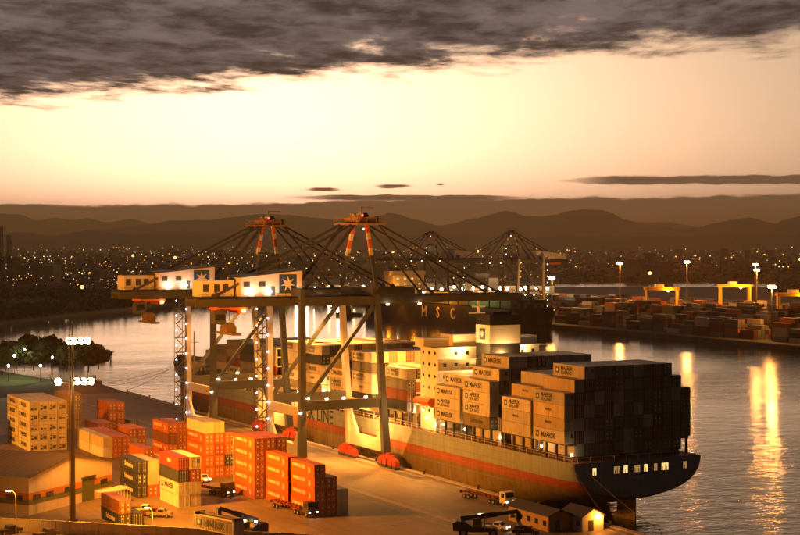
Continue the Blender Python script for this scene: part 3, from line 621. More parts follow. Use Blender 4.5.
# ------------------------------------------------------------------ ship-to-shore gantry cranes (local: x towards the water, y along the quay, z above the quay)
m_cr_lit = mat('crane_paint_lit', (0.34, 0.34, 0.345), 0.5, var=0.2, scale=0.4)  # lit copy of the crane paint, for sills, ties and far-frame legs
m_cr = mat('crane_paint_shaded', (0.062, 0.070, 0.082), 0.5, var=0.2, scale=0.4)  # shaded copy of the same paint, darkened for near legs and portal framing
m_crd = mat('crane_girder_dark', (0.055, 0.056, 0.06), 0.5, var=0.25)
m_redp = mat('bogie_red', (0.42, 0.045, 0.03), 0.5, var=0.3)
m_hw = mat('house_white', (0.66, 0.64, 0.60), 0.5, var=0.2, scale=0.4)
m_orp = mat('signal_orange', (0.62, 0.15, 0.03), 0.5, var=0.2)
m_cold = lamp_mat('cold_bulb', (0.86, 0.93, 1.0), 22.0)
m_warm = lamp_mat('warm_bulb', (1.0, 0.66, 0.27), 40.0)
m_redl = lamp_mat('red_beacon', (1.0, 0.06, 0.03), 12.0)
cold_me = MB().ball((0, 0, 0), 0.20).mesh('stair_lamp', m_cold)
warm_me = MB().box(-0.32, 0.32, -0.22, 0.22, -0.16, 0.16).mesh('floodlight', m_warm)
GW, GY_ = 22.5, 20.5
def make_crane(label, loc):
    t = thing('quay_crane', label, 'crane', loc, 0.0, 'ship-to-shore gantry cranes')
    P_ = lambda n, mb, *m: obj(n, mb.mesh(n, *m), t)
    for y in (0, GY_):                                               # legs: broad to the portal beam, slimmer above
        P_('leg', MB().beam((0, y, 3.7), (0, y, 15.0), 1.9, 1.7, w1=1.6, h1=1.6, mi=1 if y else 0).beam((0, y, 15.0), (0, y, 44.2), 1.55, 1.55, w1=1.3, h1=1.3, mi=1 if y else 0), m_cr, m_cr_lit)
        P_('leg', MB().beam((GW, y, 3.7), (GW - 0.8, y, 15.0), 1.9, 1.7, w1=1.6, h1=1.6, mi=1 if y else 0).beam((GW - 0.8, y, 15.0), (GW - 2.6, y, 42.6), 1.55, 1.55, w1=1.3, h1=1.3, mi=1 if y else 0), m_cr, m_cr_lit)
        s = -0.0 if y == 0 else 0.0
        P_('portal_beam', MB().beam((0.81, y, 16.1), (GW - 1.7, y, 16.1), 1.2, 2.3), m_cr)
        P_('upper_beam', MB().beam((0.7, y, 41.2), (GW - 3.2, y, 41.2), 1.2, 2.1), m_crd)
        P_('brace', MB().beam((1.2, y, 17.6), (GW - 3.4, y, 39.8), 0.85, 0.85), m_cr)
    for x, xw in ((0, 0), (GW, -0.8)):
        P_('sill_beam', MB().box(x - 0.75, x + 0.75, 0.96, GY_ - 0.96, 3.7, 6.6), m_cr_lit)
        P_('tie_beam', MB().box(x + xw - 0.6, x + xw + 0.6, 0.9, GY_ - 0.9, 13.4, 15.6), m_cr_lit)
        for y in (2.4, GY_ - 2.4):                                   # haunches that stiffen the portal
            s = 1 if y < 10 else -1
            P_('haunch', MB().prism([(0.96 if s > 0 else GY_ - 0.96, 6.6), (y + s * 2.4, 6.6), (0.96 if s > 0 else GY_ - 0.96, 11.5)], 'x', x - 0.3, x + 0.3), m_cr_lit)
        for y in (-1.5, GY_ + 1.5):
            P_('equaliser', MB().prism([(y - 4.8, 1.9), (y - 0.6, 1.9), (y - 0.4, 2.4), (y + 0.4, 2.4), (y + 0.6, 1.9), (y + 4.8, 1.9), (y + 4.6, 2.3), (y + 2.6, 2.75), (y + 2.4, 3.2), (y + 0.9, 3.3), (y + 0.7, 3.75), (y - 0.7, 3.75), (y - 0.9, 3.3), (y - 2.4, 3.2), (y - 2.6, 2.75), (y - 4.6, 2.3)], 'x', x - 0.45, x + 0.45), m_redp)
            for k in (-3.9, -1.5, 1.5, 3.9):
                P_('bogie_wheel', MB().box(x - 0.6, x + 0.6, y + k - 0.95, y + k + 0.95, 0.7, 1.88, 0).tube((x - 0.65, y + k - 0.5, 0.5), (x + 0.65, y + k - 0.5, 0.5), 0.44, 0.44, 10, 1).tube((x - 0.65, y + k + 0.5, 0.5), (x + 0.65, y + k + 0.5, 0.5), 0.44, 0.44, 10, 1), m_redp, m_steel)
        P_('cross_beam', MB().box((x if x == 0 else GW - 2.6) - 0.6, (x if x == 0 else GW - 2.6) + 0.6, 0.7, GY_ - 0.7, 42.35, 44.3), m_crd)
    for y in (7.0, 13.5):
        P_('girder', MB().box(-24.5, 22.0, y - 0.55, y + 0.55, 40.0, 42.3), m_crd)
        P_('boom', MB().box(22.2, 65.5, y - 0.5, y + 0.5, 40.2, 42.2), m_crd)
    bt = MB()
    for x in [-24.2, -14, -6, 10] + list(range(28, 66, 6)): bt.box(x - 0.3, x + 0.3, 7.56 if x < 22 else 7.51, 12.94 if x < 22 else 12.99, 41.2, 41.9)
    P_('boom_tie', bt, m_crd)['kind'] = 'stuff'
    wk = MB()
    for x in range(-24, 65, 2): wk.box(x, x + 0.06, 5.3, 5.36, 42.0, 43.1)
    wk.box(-24.5, 65.4, 5.2, 6.44, 41.9, 42.0); wk.box(-24.5, 65.4, 5.3, 5.35, 43.05, 43.12); wk.box(-24.5, 65.4, 5.3, 5.35, 42.5, 42.55)
    P_('walkway', wk, m_steel)
    for y, y2 in ((0, 6.4), (GY_, 14.1)):                            # mast legs over the waterside legs, banded orange and white near the top
        a, b_ = Vector((GW - 2.6, y, 44.3)), Vector((GW - 2.2, y2, 59.8)); ml = MB()
        for i, (u, v, k) in enumerate(((0, .5, 0), (.5, .62, 2), (.62, .76, 1), (.76, .86, 2), (.86, 1, 1))): ml.beam(a.lerp(b_, u), a.lerp(b_, v), 0.85, 0.85, k)
        P_('mast_leg', ml, m_cr, m_orp, m_white)
    P_('mast_strut', MB().beam((GW - 2.4, 3.3, 52.2), (GW - 2.4, 17.2, 52.2), 0.5, 0.5), m_cr)
    ap = MB().box(16.2, 24.5, 3.4, 17.1, 59.8, 60.2).box(18.2, 22.4, 5.2, 15.3, 60.2, 61.6)
    for x in (16.3, 18.9, 21.6, 24.3):
        for y in (3.5, 6.8, 10.2, 13.6, 17.0): ap.box(x - 0.05, x + 0.05, y - 0.05, y + 0.05, 60.2, 61.6)
    for y in (3.45, 16.95): ap.box(16.2, 24.5, y, y + 0.08, 61.5, 61.6); ap.box(16.2, 24.5, y, y + 0.08, 60.85, 60.92)
    for x in (16.25, 24.4): ap.box(x, x + 0.08, 3.5, 17, 61.5, 61.6)
    ap.beam((19.5, 8, 61.6), (19.5, 8, 64.2), 0.25, 0.25).beam((19.5, 8, 64.1), (23.0, 8, 64.1), 0.25, 0.25)
    for q in range(7): ap.box(17 + q * 1.0, 17.7 + q * 1.0, 4.4 + (q * 37 % 11), 5.6 + (q * 37 % 11), 60.2, 61.9 + 0.35 * (q % 3))
    P_('apex_platform', ap, mat('apex_paint', (0.36, 0.24, 0.16), 0.6))
    for y in (7.2, 9.2, 11.2, 13.2): P_('sheave', MB().tube((20.3, y - 0.15, 61.9), (20.3, y + 0.15, 61.9), 0.9, 0.9, 14), m_steel)
    for y, ya in ((7.0, 6.8), (13.5, 13.7)):
        for x1, r in ((-20.0, 0.28), (2.5, 0.34), (39.0, 0.22), (58.5, 0.22)):
            for dz in (0.0,):
                x0 = 17.2 if x1 < 10 else 23.4
                P_('stay', MB().beam((x0, ya, 60.2 if x1 != 2.5 else 59.9), (x1, y, 42.4), r * 2, r * 2), m_crd)
        for x in (-20.0, 2.5, 39.0, 58.5): P_('stay_lug', MB().prism([(x - 0.8, 42.3), (x + 0.8, 42.3), (x, 43.3)], 'y', y - 0.25, y + 0.25), m_crd)
    mh = P_('machinery_house', MB().prism([(-13.5, 42.4), (2.5, 42.4), (2.5, 48.6), (-13.5, 47.0)], 'y', 5.6, 15.0), m_hw)
    obj('roof_edge', MB().prism([(-13.8, 46.95), (2.8, 48.6), (2.8, 48.95), (-13.8, 47.3)], 'y', 5.3, 15.3).mesh('roof_edge', m_crd), mh)
    lg = obj('logo_panel', star_logo_mesh(4.6), mh, (-3.6, 5.58, 43.1)); lg.rotation_euler = FACE_Y
    for x in (-12.0, -8.0): obj('vent', MB().box(x - 0.8, x + 0.8, 5.5, 5.6, 44.8, 46.0).mesh('vent', m_steel), mh)
    obj('door', MB().box(-5.7, -4.7, 5.52, 5.6, 42.6, 44.8).mesh('door', m_cr), mh)
    er = P_('electrical_room', MB().box(-22.5, -14.2, 8.2, 14.5, 42.4, 46.3), m_hw)
    for x in (-21.4, -18.6, -16.4): obj('louvre', MB().box(x - 0.7, x + 0.7, 8.12, 8.2, 43.6, 45.4).mesh('louvre', m_steel), er)
    tr = P_('trolley', MB().box(-18.5, -11.5, 6.3, 14.2, 39.2, 39.9).box(-17.8, -16.8, 6.3, 14.2, 38.4, 39.2).box(-13.2, -12.2, 6.3, 14.2, 38.4, 39.2), m_orp)
    cb = P_('operator_cab', MB().prism([(-20.8, 36.2), (-18.6, 35.8), (-17.9, 36.4), (-17.9, 38.9), (-20.8, 38.9)], 'y', 4.0, 6.6).box(-20.6, -18.0, 4.2, 6.4, 38.9, 39.3), m_cr)
    obj('cab_window', MB().box(-20.5, -18.2, 3.95, 3.99, 36.9, 38.4).mesh('cab_window', m_glass), cb)
    sp = P_('spreader', MB().box(-16.0, -13.9, 4.2, 16.3, 33.2, 33.7).box(-16.2, -13.7, 8, 12.5, 33.7, 34.8).prism([(-16.4, 34.8), (-13.5, 34.8), (-14.3, 36.0), (-15.6, 36.0)], 'y', 8.2, 12.3), mat('spreader_paint', (0.16, 0.11, 0.05), 0.6))
    rp = MB()
    for x in (-16, -14):
        for y in (8.6, 12): rp.tube((x, y, 35), (x, y, 39.2), 0.05, 0.05, 5)
    obj('hoist_rope', rp.mesh('hoist_rope', m_steel), sp)['kind'] = 'stuff'
    # stair tower on the landside leg away from the camera side, with its ladder of cold lamps
    st = MB()
    for x in (-3.6, -1.2):
        for y in (GY_ - 0.9, GY_ + 1.5): st.box(x - 0.06, x + 0.06, y - 0.06, y + 0.06, 2.4, 43.2)
    for i in range(10):
        z = 3.0 + i * 4.2; st.box(-3.7, -0.8, GY_ - 1, GY_ + 1.6, z, z + 0.1)
        st.beam((-3.4, GY_ - 0.7, z + 0.1), (-1.4, GY_ - 0.7, z + 2.1), 0.6, 0.12); st.beam((-1.4, GY_ + 1.2, z + 2.1), (-3.4, GY_ + 1.2, z + 4.2), 0.6, 0.12)
        st.box(-3.7, -3.64, GY_ - 1, GY_ + 1.6, z + 1.05, z + 1.1); st.box(-3.7, -0.8, GY_ - 1.0, GY_ - 0.95, z + 1.05, z + 1.1)
    sw = P_('stair_tower', st, m_cr)
    for i in range(9):
        obj('stair_lamp', cold_me, sw, (-3.9, GY_ - 1.1, 5.2 + i * 4.2)); obj('stair_lamp', cold_me, sw, (-0.95, GY_ - 1.15, 7.0 + i * 4.2))
    for p in ((1.2, -0.8, 17.9), (-0.9, -0.9, 14.5), (6.5, 0, 17.6), (11, 0, 17.6), (17, 0, 17.6), (1.5, GY_, 17.8), (8, GY_, 17.6), (15, GY_, 17.6), (10, 6.0, 39.8), (26, 6.0, 39.9), (35, 6.0, 39.9), (-6, 5.2, 43.6), (-11, 5.2, 43.6), (0.5, 5.2, 43.4), (-12.5, 6.0, 39.0), (20, 4.0, 43.5)):
        f_ = obj('floodlight', warm_me, t, p)
    for p in ((24.6, 17.2, 58.8), (24.2, 10, 50.0), (24.2, 10, 46.0)): obj('floodlight', cold_me, t, p)
    P_('beacon', MB().ball((18, 4, 62.1), 0.28).mesh('x', m_redl) and MB().ball((18, 4, 62.1), 0.28), m_redl)
    return t
def crane_lights(t, k=1.0):
    for p, aim, pw, sp in (((9, 1.2, 39.4), (10, -4, 0), 55000, 120), ((9, 16, 39.4), (10, 22, 0), 60000, 120), ((32, 10, 39.6), (34, 6, 12), 170000, 110), ((46, 10, 39.6), (46, 6, 12), 110000, 110),
                           ((1.6, -1.4, 14.2), (8, -9, 0), 9000, 140), ((17, 10, 13.0), (24.5, 10, 3), 40000, 150), ((3, 10, 13.0), (3, 10, 0), 9000, 150), ((20, 9.0, 63.2), (20, 10, 60), 900, 160), ((12, 18, 17.8), (12, 19, 30), 2500, 160)):
        lamp(t, p, pw * k, (1.0, 0.36, 0.05), 0.3, sp, 'crane_light', aim)
    for x in (-11.0, -6.0, 0.5): lamp(t, (x, 3.6, 43.2), 420, (1.0, 0.86, 0.68), 0.3, 150, 'crane_light', (x, 5.6, 45))
crane1 = make_crane('grey gantry crane over the stern half of the ship, nearer the stepped orange stacks', (154.5, 356.5, 3))
no_light = list(crane1.children)
crane2 = copy_tree(crane1, None, (154.5, 417.5, 3)); crane2['label'] = 'grey gantry crane over the forward half of the ship, nearer the bow'
far_c = []
for x, y, lab in ((604, 1108, 'distant gantry crane at the far end of the opposite quay'), (604, 988, 'distant gantry crane above the deckhouse-end of the dark moored ship')):
    c_ = copy_tree(crane1, None, (x, y, 3), math.pi); c_['label'] = lab; c_['group'] = 'distant quay cranes'; far_c.append(c_)
crane_lights(crane1); crane_lights(crane2)

# ------------------------------------------------------------------ light masts
m_sod = lamp_mat('sodium_lamp', (1.0, 0.62, 0.22), 130.0)
m_galv = mat('mast_steel', (0.05, 0.048, 0.045), 0.5, 0.4, var=0.25)
head_me = MB().box(-0.45, 0.45, -0.18, 0.18, -0.35, 0.35).mesh('lamp_lens', m_sod)
def mast(x, y, label, heads):
    """heads: arm position, height, number of lamps, power, the ground point each cluster is aimed at"""
    t = thing('light_mast', label, 'light mast', (x, y, 3), 0.0, 'yard light masts')
    obj('pole', MB().tube((0, 0, 0), (0, 0, 25), 0.52, 0.40, 12).tube((0, 0, 25), (0, 0, 39.5), 0.24, 0.16, 10).tube((0, 0, 0), (0, 0, 0.4), 1.0, 1.0, 12).mesh('pole', m_galv), t)
    obj('ladder', MB().box(-0.72, -0.66, -0.2, -0.14, 1, 38.5).box(-0.72, -0.66, 0.14, 0.2, 1, 38.5).mesh('ladder', m_galv), t)['kind'] = 'stuff'
    r_ = Vector((math.cos(HEAD), -math.sin(HEAD), 0))
    for z in (36.0, 28.0):
        arms = [h[0] for h in heads if h[1] == z]
        obj('crossarm', MB().beam(r_ * (min(arms) - 0.6), r_ * (max(arms) + 0.8), 0.15, 0.15).mesh('crossarm', m_galv), t, (0, 0, z - 0.3))
    for ax, z, n, pw, aim, *cone in heads:
        for k in range(n):
            p = r_ * (ax + (k - (n - 1) / 2) * 1.35) + Vector((0, 0, z)); d = Vector((aim[0] - x - p.x, aim[1] - y - p.y, aim[2] - 3 - p.z)).normalized()
            h_ = obj('floodlight', MB().tube((0, 0, -0.75), (0, 0, -0.2), 0.16, 0.4, 12).mesh('floodlight', m_steel), t, p); h_.rotation_euler = d.to_track_quat('Z', 'Y').to_euler()
            obj('lamp_lens', lens_me, h_)
            lamp(h_, (0, 0, 1.25), pw * 0.42 / n, SODIUM, 0.45, cone[0] if cone else 165, aim=(0, 0, 5)).data.spot_blend = 1.0
    return t
lens_me = MB().ball((0, 0, 0.35), 0.78, 0, 0.95).mesh('lamp_lens', m_sod)
mast(87.2, 315.8, 'tall tapered light mast with blazing lamps beside the warehouse', [(1.3, 36.0, 3, 900000, (205, 312, 14)), (-0.7, 36.0, 1, 330000, (150, 420, 8)), (2.0, 28.0, 3, 360000, (150, 345, 6)), (-3.0, 28.0, 1, 1100000, (97, 272, 3), 100)])
mast(28, 402, 'tall light mast standing inland behind the pale container block', [(1.3, 36.0, 2, 900000, (125, 400, 8)), (-0.7, 36.0, 1, 650000, (120, 470, 8)), (2.0, 28.0, 2, 300000, (90, 340, 4)), (-3.0, 28.0, 1, 150000, (20, 340, 4))])
m_sod2 = lamp_mat('far_sodium_lamp', (1.0, 0.58, 0.18), 160.0)
def far_mast(x, y, h, label, power, n=8, r=1.5):
    t = thing('high_mast_light', label, 'light mast', (x, y, 2.7), 0, 'light masts of the far terminal')
    obj('pole', MB().tube((0, 0, 0), (0, 0, h), 0.6, 0.3, 8).mesh('pole', mat('far_mast_steel', (0.10, 0.095, 0.09), 0.5)), t)
    hd = obj('lamp_ring', MB().tube((0, 0, h - 0.3), (0, 0, h + 0.2), r * 0.8, r * 0.8, 12).mesh('lamp_ring', m_steel), t)
    for i in range(n):
        a = i * 2 * math.pi / n; obj('floodlight', MB().ball((r * math.cos(a), r * math.sin(a), h - 0.9), 0.85).mesh('floodlight', m_sod2), hd)
    lamp(hd, (0, 0, h - 2.6), power, SODIUM, 1.6)
for px, d, h, lab, pw in ((620, 1300, 38.5, 'tall mast with a blazing orange lamp between the far stacks, nearest the moored ship', 420000), (687, 1300, 39.5, 'tall mast with a blazing orange lamp behind the far yellow gantry', 420000),
                          (757, 1300, 33.0, 'tall mast with lamp ring beside the far container rows', 260000), (755.5, 1290, 37.5, 'taller of two light masts standing side by side far off', 200000), (772, 905, 31.0, 'slim lamp mast on the opposite quay edge', 130000), (552, 1105, 31, 'lamp mast near the bow of the dark moored ship', 100000)):
    q = at(px, d); far_mast(q[0], q[1], h, lab, pw * 0.36)

# ------------------------------------------------------------------ warehouse
GA = math.atan2(0.63, 0.78)
wh = thing('warehouse', 'tan gabled warehouse with an orange and green band and roller door', 'building', (81.0, 326.3, 3), GA)
m_wall = mat('warehouse_sheet', (0.50, 0.44, 0.34), 0.55, var=0.18, scale=0.5)
m_or = mat('band_orange', (0.42, 0.16, 0.05), 0.55); m_gr = mat('band_green', (0.10, 0.13, 0.06), 0.55); m_rf = mat('roof_sheet', (0.05, 0.04, 0.034), 0.6, var=0.3, scale=0.3)
WG, WLn, EH, RH = 29.5, 62.0, 7.8, 10.6
obj('gable_wall', MB().prism([(0, 0), (WG, 0), (WG, EH), (WG / 2, RH), (0, EH)], 'y', 0, 0.25).mesh('gable_wall', m_wall), wh)
obj('gable_wall', MB().prism([(0, 0), (WG, 0), (WG, EH), (WG / 2, RH), (0, EH)], 'y', WLn - 0.25, WLn).mesh('gable_wall', m_wall), wh)
for x in (0, WG - 0.25): obj('side_wall', MB().box(x, x + 0.25, 0.25, WLn - 0.25, 0, EH).mesh('side_wall', m_wall), wh)
for i in range(1, 12):                                             # sheet joints
    x = i * WG / 12; hgt = EH + (RH - EH) * (1 - abs(x - WG / 2) / (WG / 2)); obj('wall_joint', MB().box(x - 0.04, x + 0.04, -0.04, -0.003, 0, hgt - 0.1).mesh('wall_joint', m_wall), wh)
for i in range(1, 13): obj('wall_joint', MB().box(-0.04, -0.003, i * 4.8 - 0.04, i * 4.8 + 0.04, 0, EH - 0.1).mesh('wall_joint', m_wall), wh)
for z0, z1, m_, n in ((3.2, 4.5, m_or, 'orange_band'), (2.1, 3.2, m_gr, 'green_band')):
    obj(n, MB().box(-0.06, WG + 0.06, -0.055, -0.005, z0, z1).mesh(n, m_), wh); obj(n, MB().box(-0.055, -0.005, 0, WLn, z0, z1).mesh(n, m_), wh)
for sgn in (0, 1):
    rf = MB(); n = 44
    for i in range(n):
        y = -0.6 + i * (WLn + 1.2) / n; w = (WLn + 1.2) / n
        xa, za, xb, zb_ = (-0.6, EH - 0.05, WG / 2, RH + 0.12) if sgn == 0 else (WG + 0.6, EH - 0.05, WG / 2, RH + 0.12)
        rf.add([(xa, y, za), (xb, y, zb_), (xb, y + w * 0.75, zb_), (xa, y + w * 0.75, za), (xa, y + w, za + 0.08), (xb, y + w, zb_ + 0.08), (xb, y + w * 0.85, zb_ + 0.08), (xa, y + w * 0.85, za + 0.08)], [(0, 1, 2, 3), (3, 2, 6, 7), (7, 6, 5, 4)])
    obj('roof_slope', rf.mesh('roof_slope', m_rf), wh)
obj('roof_trim', MB().beam((-0.6, -0.62, EH), (WG / 2, -0.62, RH + 0.15), 0.08, 0.3).beam((WG / 2, -0.62, RH + 0.15), (WG + 0.6, -0.62, EH), 0.08, 0.3).mesh('roof_trim', m_rf), wh)
for x in (1.2, 5.6, 12.0, 25.0):
    wd = obj('window', MB().box(x, x + 2.6, -0.10, -0.06, 2.9, 4.0).mesh('window', m_steel), wh)
    for k in range(5):
        for q in range(3): obj('pane', MB().box(x + 0.12 + k * 0.49, x + 0.12 + k * 0.49 + 0.4, -0.115, -0.10, 3.0 + q * 0.33, 3.0 + q * 0.33 + 0.25).mesh('pane', m_glass), wd)
for y in (1.5, 8, 14.5, 21):
    wd = obj('window', MB().box(-0.10, -0.06, y, y + 4.2, 2.9, 4.0).mesh('window', m_steel), wh)
    for k in range(7): obj('pane', MB().box(-0.115, -0.10, y + 0.12 + k * 0.57, y + 0.12 + k * 0.57 + 0.48, 3.0, 3.9).mesh('pane', m_glass), wd)
rd = obj('roller_door', MB().box(18.2, 22.6, -0.12, -0.06, 0, 5.0).mesh('roller_door', mat('door_green', (0.09, 0.115, 0.06), 0.5)), wh)
for k in range(12): obj('door_slat', MB().box(18.25, 22.55, -0.16, -0.12, 0.1 + k * 0.4, 0.1 + k * 0.4 + 0.3).mesh('door_slat', mat('door_green', (0.09, 0.115, 0.06), 0.5)), rd)
obj('door_hood', MB().box(18.0, 22.8, -0.5, -0.06, 5.0, 5.35).mesh('door_hood', m_rf), wh)
# fenced enclosure by the door
fc = thing('fence_enclosure', 'pale barred enclosure standing before the warehouse roller door', 'fence', (97.5, 328.0, 3), GA)
for i in range(9): obj('post', MB().box(i * 1.15 - 0.05, i * 1.15 + 0.05, -0.05, 0.05, 0, 3.0).mesh('post', m_white), fc)
for z in (0.3, 2.9): obj('rail', MB().box(-0.05, 9.3, -0.04, 0.04, z, z + 0.08).mesh('rail', m_white), fc)
obj('awning', MB().prism([(0, 3.0), (2.6, 3.3), (2.6, 3.4), (0, 3.1)], 'x', -0.1, 9.4).mesh('awning', m_wall), fc)

# ------------------------------------------------------------------ perimeter wall along the near edge of the yard, street lamps
pw_ = thing('perimeter_wall', 'long concrete panel wall along the yard edge below the warehouse', 'wall', (52, 331, 3), math.atan2(-29, 31))
pan = MB().box(0.06, 2.94, -0.08, 0.08, 0, 2.3).mesh('wall_panel', m_conc); pst = MB().box(-0.16, 0.16, -0.16, 0.16, 0, 2.5).mesh('wall_post', m_conc); cpg = MB().box(0.1, 2.9, -0.14, 0.14, 2.3, 2.42).mesh('wall_coping', m_conc)
for i in range(40):
    obj('wall_post', pst, pw_, (i * 3.0, 0, 0)); obj('wall_panel', pan, pw_, (i * 3.0, 0, 0)); obj('wall_coping', cpg, pw_, (i * 3.0, 0, 0))
m_sl = lamp_mat('street_lamp_lens', (1.0, 0.66, 0.25), 60.0)
def street_lamp(x, y, h, label, arm, power):
    t = thing('street_lamp', label, 'street lamp', (x, y, 3), -HEAD, 'street lamps')
    obj('pole', MB().tube((0, 0, 0), (0, 0, h - 1.2), 0.11, 0.08, 8).path([(0, 0, h - 1.2), (arm * 0.15, 0, h - 0.5), (arm * 0.5, 0, h - 0.1), (arm, 0, h)], 0.06).mesh('pole', m_rod), t)
    hd = obj('lamp_head', MB().box(arm - 0.45, arm + 0.45, -0.2, 0.2, h - 0.02, h + 0.2).mesh('lamp_head', m_steel), t)
    obj('lamp_lens', MB().box(arm - 0.38, arm + 0.38, -0.22, 0.16, h - 0.18, h - 0.03).mesh('lamp_lens', m_sl), hd)
    lamp(hd, (arm, -0.1, h - 0.5), power, SODIUM, 0.2)
q = at(15, 306); street_lamp(q[0], q[1], 8.5, 'curved-arm street lamp before the warehouse side wall', -1.4, 6000)
q = at(152, 305); street_lamp(q[0], q[1], 5.5, 'short street lamp beside the low dark container stack', -1.1, 16000)
q = at(233, 371); street_lamp(q[0], q[1], 11.5, 'pale lamp post between orange stacks near the crane', 1.6, 9000)

# ------------------------------------------------------------------ vehicles
tyre = lambda r, w: MB().tube((-w / 2, 0, 0), (w / 2, 0, 0), r, r, 14).mesh('wheel', m_black)
hub = lambda r, w: MB().tube((-w / 2 - 0.02, 0, 0), (w / 2 + 0.02, 0, 0), r * 0.5, r * 0.5, 10).mesh('hub', m_rod)
def wheels(t, pts, r, w):
    a, b_ = tyre(r, w), hub(r, w)
    for p in pts: obj('hub', b_, obj('wheel', a, t, (p[0], p[1], r)))
m_hl = lamp_mat('headlight', (1.0, 0.85, 0.55), 25.0); m_tl = lamp_mat('tail_light', (1.0, 0.05, 0.02), 3.0)
def truck(x, y, rz, cabm, label, load=None):
    """terminal tractor (front towards -y locally) with a skeletal trailer behind it"""
    t = thing('terminal_truck', label, 'truck', (x, y, 3.0), rz, 'yard trucks')
    cab = obj('cab', MB().prism([(-0.9, 0.75), (1.3, 0.75), (1.3, 3.0), (1.0, 3.1), (-0.55, 3.1), (-0.85, 1.9)], 'x', -1.2, 1.2).mesh('cab', cabm), t)
    obj('windscreen', MB().add([(-1.0, -0.86, 1.98), (1.0, -0.86, 1.98), (1.0, -0.62, 2.95), (-1.0, -0.62, 2.95)], [(0, 1, 2, 3)]).mesh('windscreen', m_glass), cab)
    for s in (-1, 1): obj('side_window', MB().box(s * 1.21 - 0.01, s * 1.21 + 0.01, -0.35, 0.75, 1.9, 2.8).mesh('side_window', m_glass), cab)
    for s in (-1, 1): obj('headlight', MB().box(s * 0.85 - 0.16, s * 0.85 + 0.16, -0.95, -0.9, 0.95, 1.2).mesh('headlight', m_hl), cab)
    obj('bumper', MB().box(-1.2, 1.2, -1.0, -0.86, 0.5, 0.85).mesh('bumper', m_steel), cab)
    ch = MB().box(-0.5, 0.5, 1.3, 5.4, 0.75, 1.05)
    obj('tractor_frame', ch.mesh('tractor_frame', m_steel), t)
    wheels(t, [(s * 1.0, yy) for s in (-1, 1) for yy in (0.1, 3.6, 4.9)], 0.5, 0.35)
    tr = MB()
    for s in (-0.55, 0.55): tr.box(s - 0.1, s + 0.1, 3.4, 15.6, 1.15, 1.5)
    for k in range(9): tr.box(-1.2, 1.2, 3.4 + k * 1.5, 3.58 + k * 1.5, 1.3, 1.5)
    tr.box(-1.22, 1.22, 15.4, 15.6, 1.0, 1.55); tf = obj('trailer_frame', tr.mesh('trailer_frame', mat('trailer_red', (0.20, 0.05, 0.035), 0.6, var=0.4)), t)
    wheels(t, [(s * 0.95, yy) for s in (-1, 1) for yy in (12.6, 14.0)], 0.5, 0.4)
    for s in (-1, 1): obj('tail_light', MB().box(s * 0.9 - 0.2, s * 0.9 + 0.2, 15.6, 15.64, 1.1, 1.25).mesh('tail_light', m_tl), tf)
    return t
truck(*at(508, 339)[:2], 0.12, m_white, 'white-cabbed truck with empty trailer at the quay edge beside the hull')
truck(*at(311, 326)[:2], 0.10, mat('truck_dark', (0.05, 0.045, 0.045), 0.5), 'dark truck with empty trailer before the stepped chevron stack')
truck(*at(228, 352)[:2], 0.32, mat('truck_dark', (0.05, 0.045, 0.045), 0.5), 'dark truck with empty trailer beside the tallest chevron stack')
def pickup(x, y, rz, c, label, lit=False):
    t = thing('pickup_truck', label, 'pickup', (x, y, 3.0), rz, 'parked cars and pickups')
    b_ = obj('body', MB().prism([(-2.5, 0.45), (2.6, 0.45), (2.6, 1.05), (0.6, 1.08), (0.5, 1.08), (0.3, 1.7), (-0.9, 1.7), (-1.4, 1.1), (-2.4, 1.0)], 'x', -0.88, 0.88).mesh('body', c), t)
    obj('windscreen', MB().add([(-0.75, -1.37, 1.16), (0.75, -1.37, 1.16), (0.75, -0.95, 1.66), (-0.75, -0.95, 1.66)], [(0, 1, 2, 3)]).mesh('windscreen', m_glass), b_)
    for s in (-1, 1):
        obj('side_window', MB().box(s * 0.89 - 0.008, s * 0.89 + 0.008, -0.9, 0.2, 1.15, 1.6).mesh('side_window', m_glass), b_)
        obj('headlight', MB().box(s * 0.62 - 0.16, s * 0.62 + 0.16, -2.53, -2.49, 0.72, 0.92).mesh('headlight', m_hl if lit else m_mark), b_)
    obj('cargo_bed', MB().box(-0.78, 0.78, 0.75, 2.5, 1.085, 1.1).mesh('cargo_bed', m_black), b_)
    wheels(t, [(s * 0.82, yy) for s in (-1, 1) for yy in (-1.6, 1.6)], 0.36, 0.24)
pickup(*at(201.5, 374)[:2], 0.25, m_white, 'white pickup with headlights on between the orange stacks', True)
pickup(*at(151, 327)[:2], 1.0, mat('car_red', (0.30, 0.03, 0.02), 0.35), 'red car parked beside the low dark stack')
pickup(*at(159, 326)[:2], 1.05, mat('car_silver', (0.45, 0.45, 0.45), 0.35, 0.3), 'silver car parked beside the red car')
pickup(*at(143, 331)[:2], 1.0, m_white, 'white car parked behind the low dark stack')
pickup(*at(8, 307)[:2], 1.9, mat('car_black', (0.02, 0.02, 0.022), 0.3), 'dark car parked by the curved-arm street lamp')
pickup(*at(46, 303.5)[:2], 1.9, mat('car_black', (0.02, 0.02, 0.022), 0.3), 'dark car parked behind the perimeter wall below the mast')
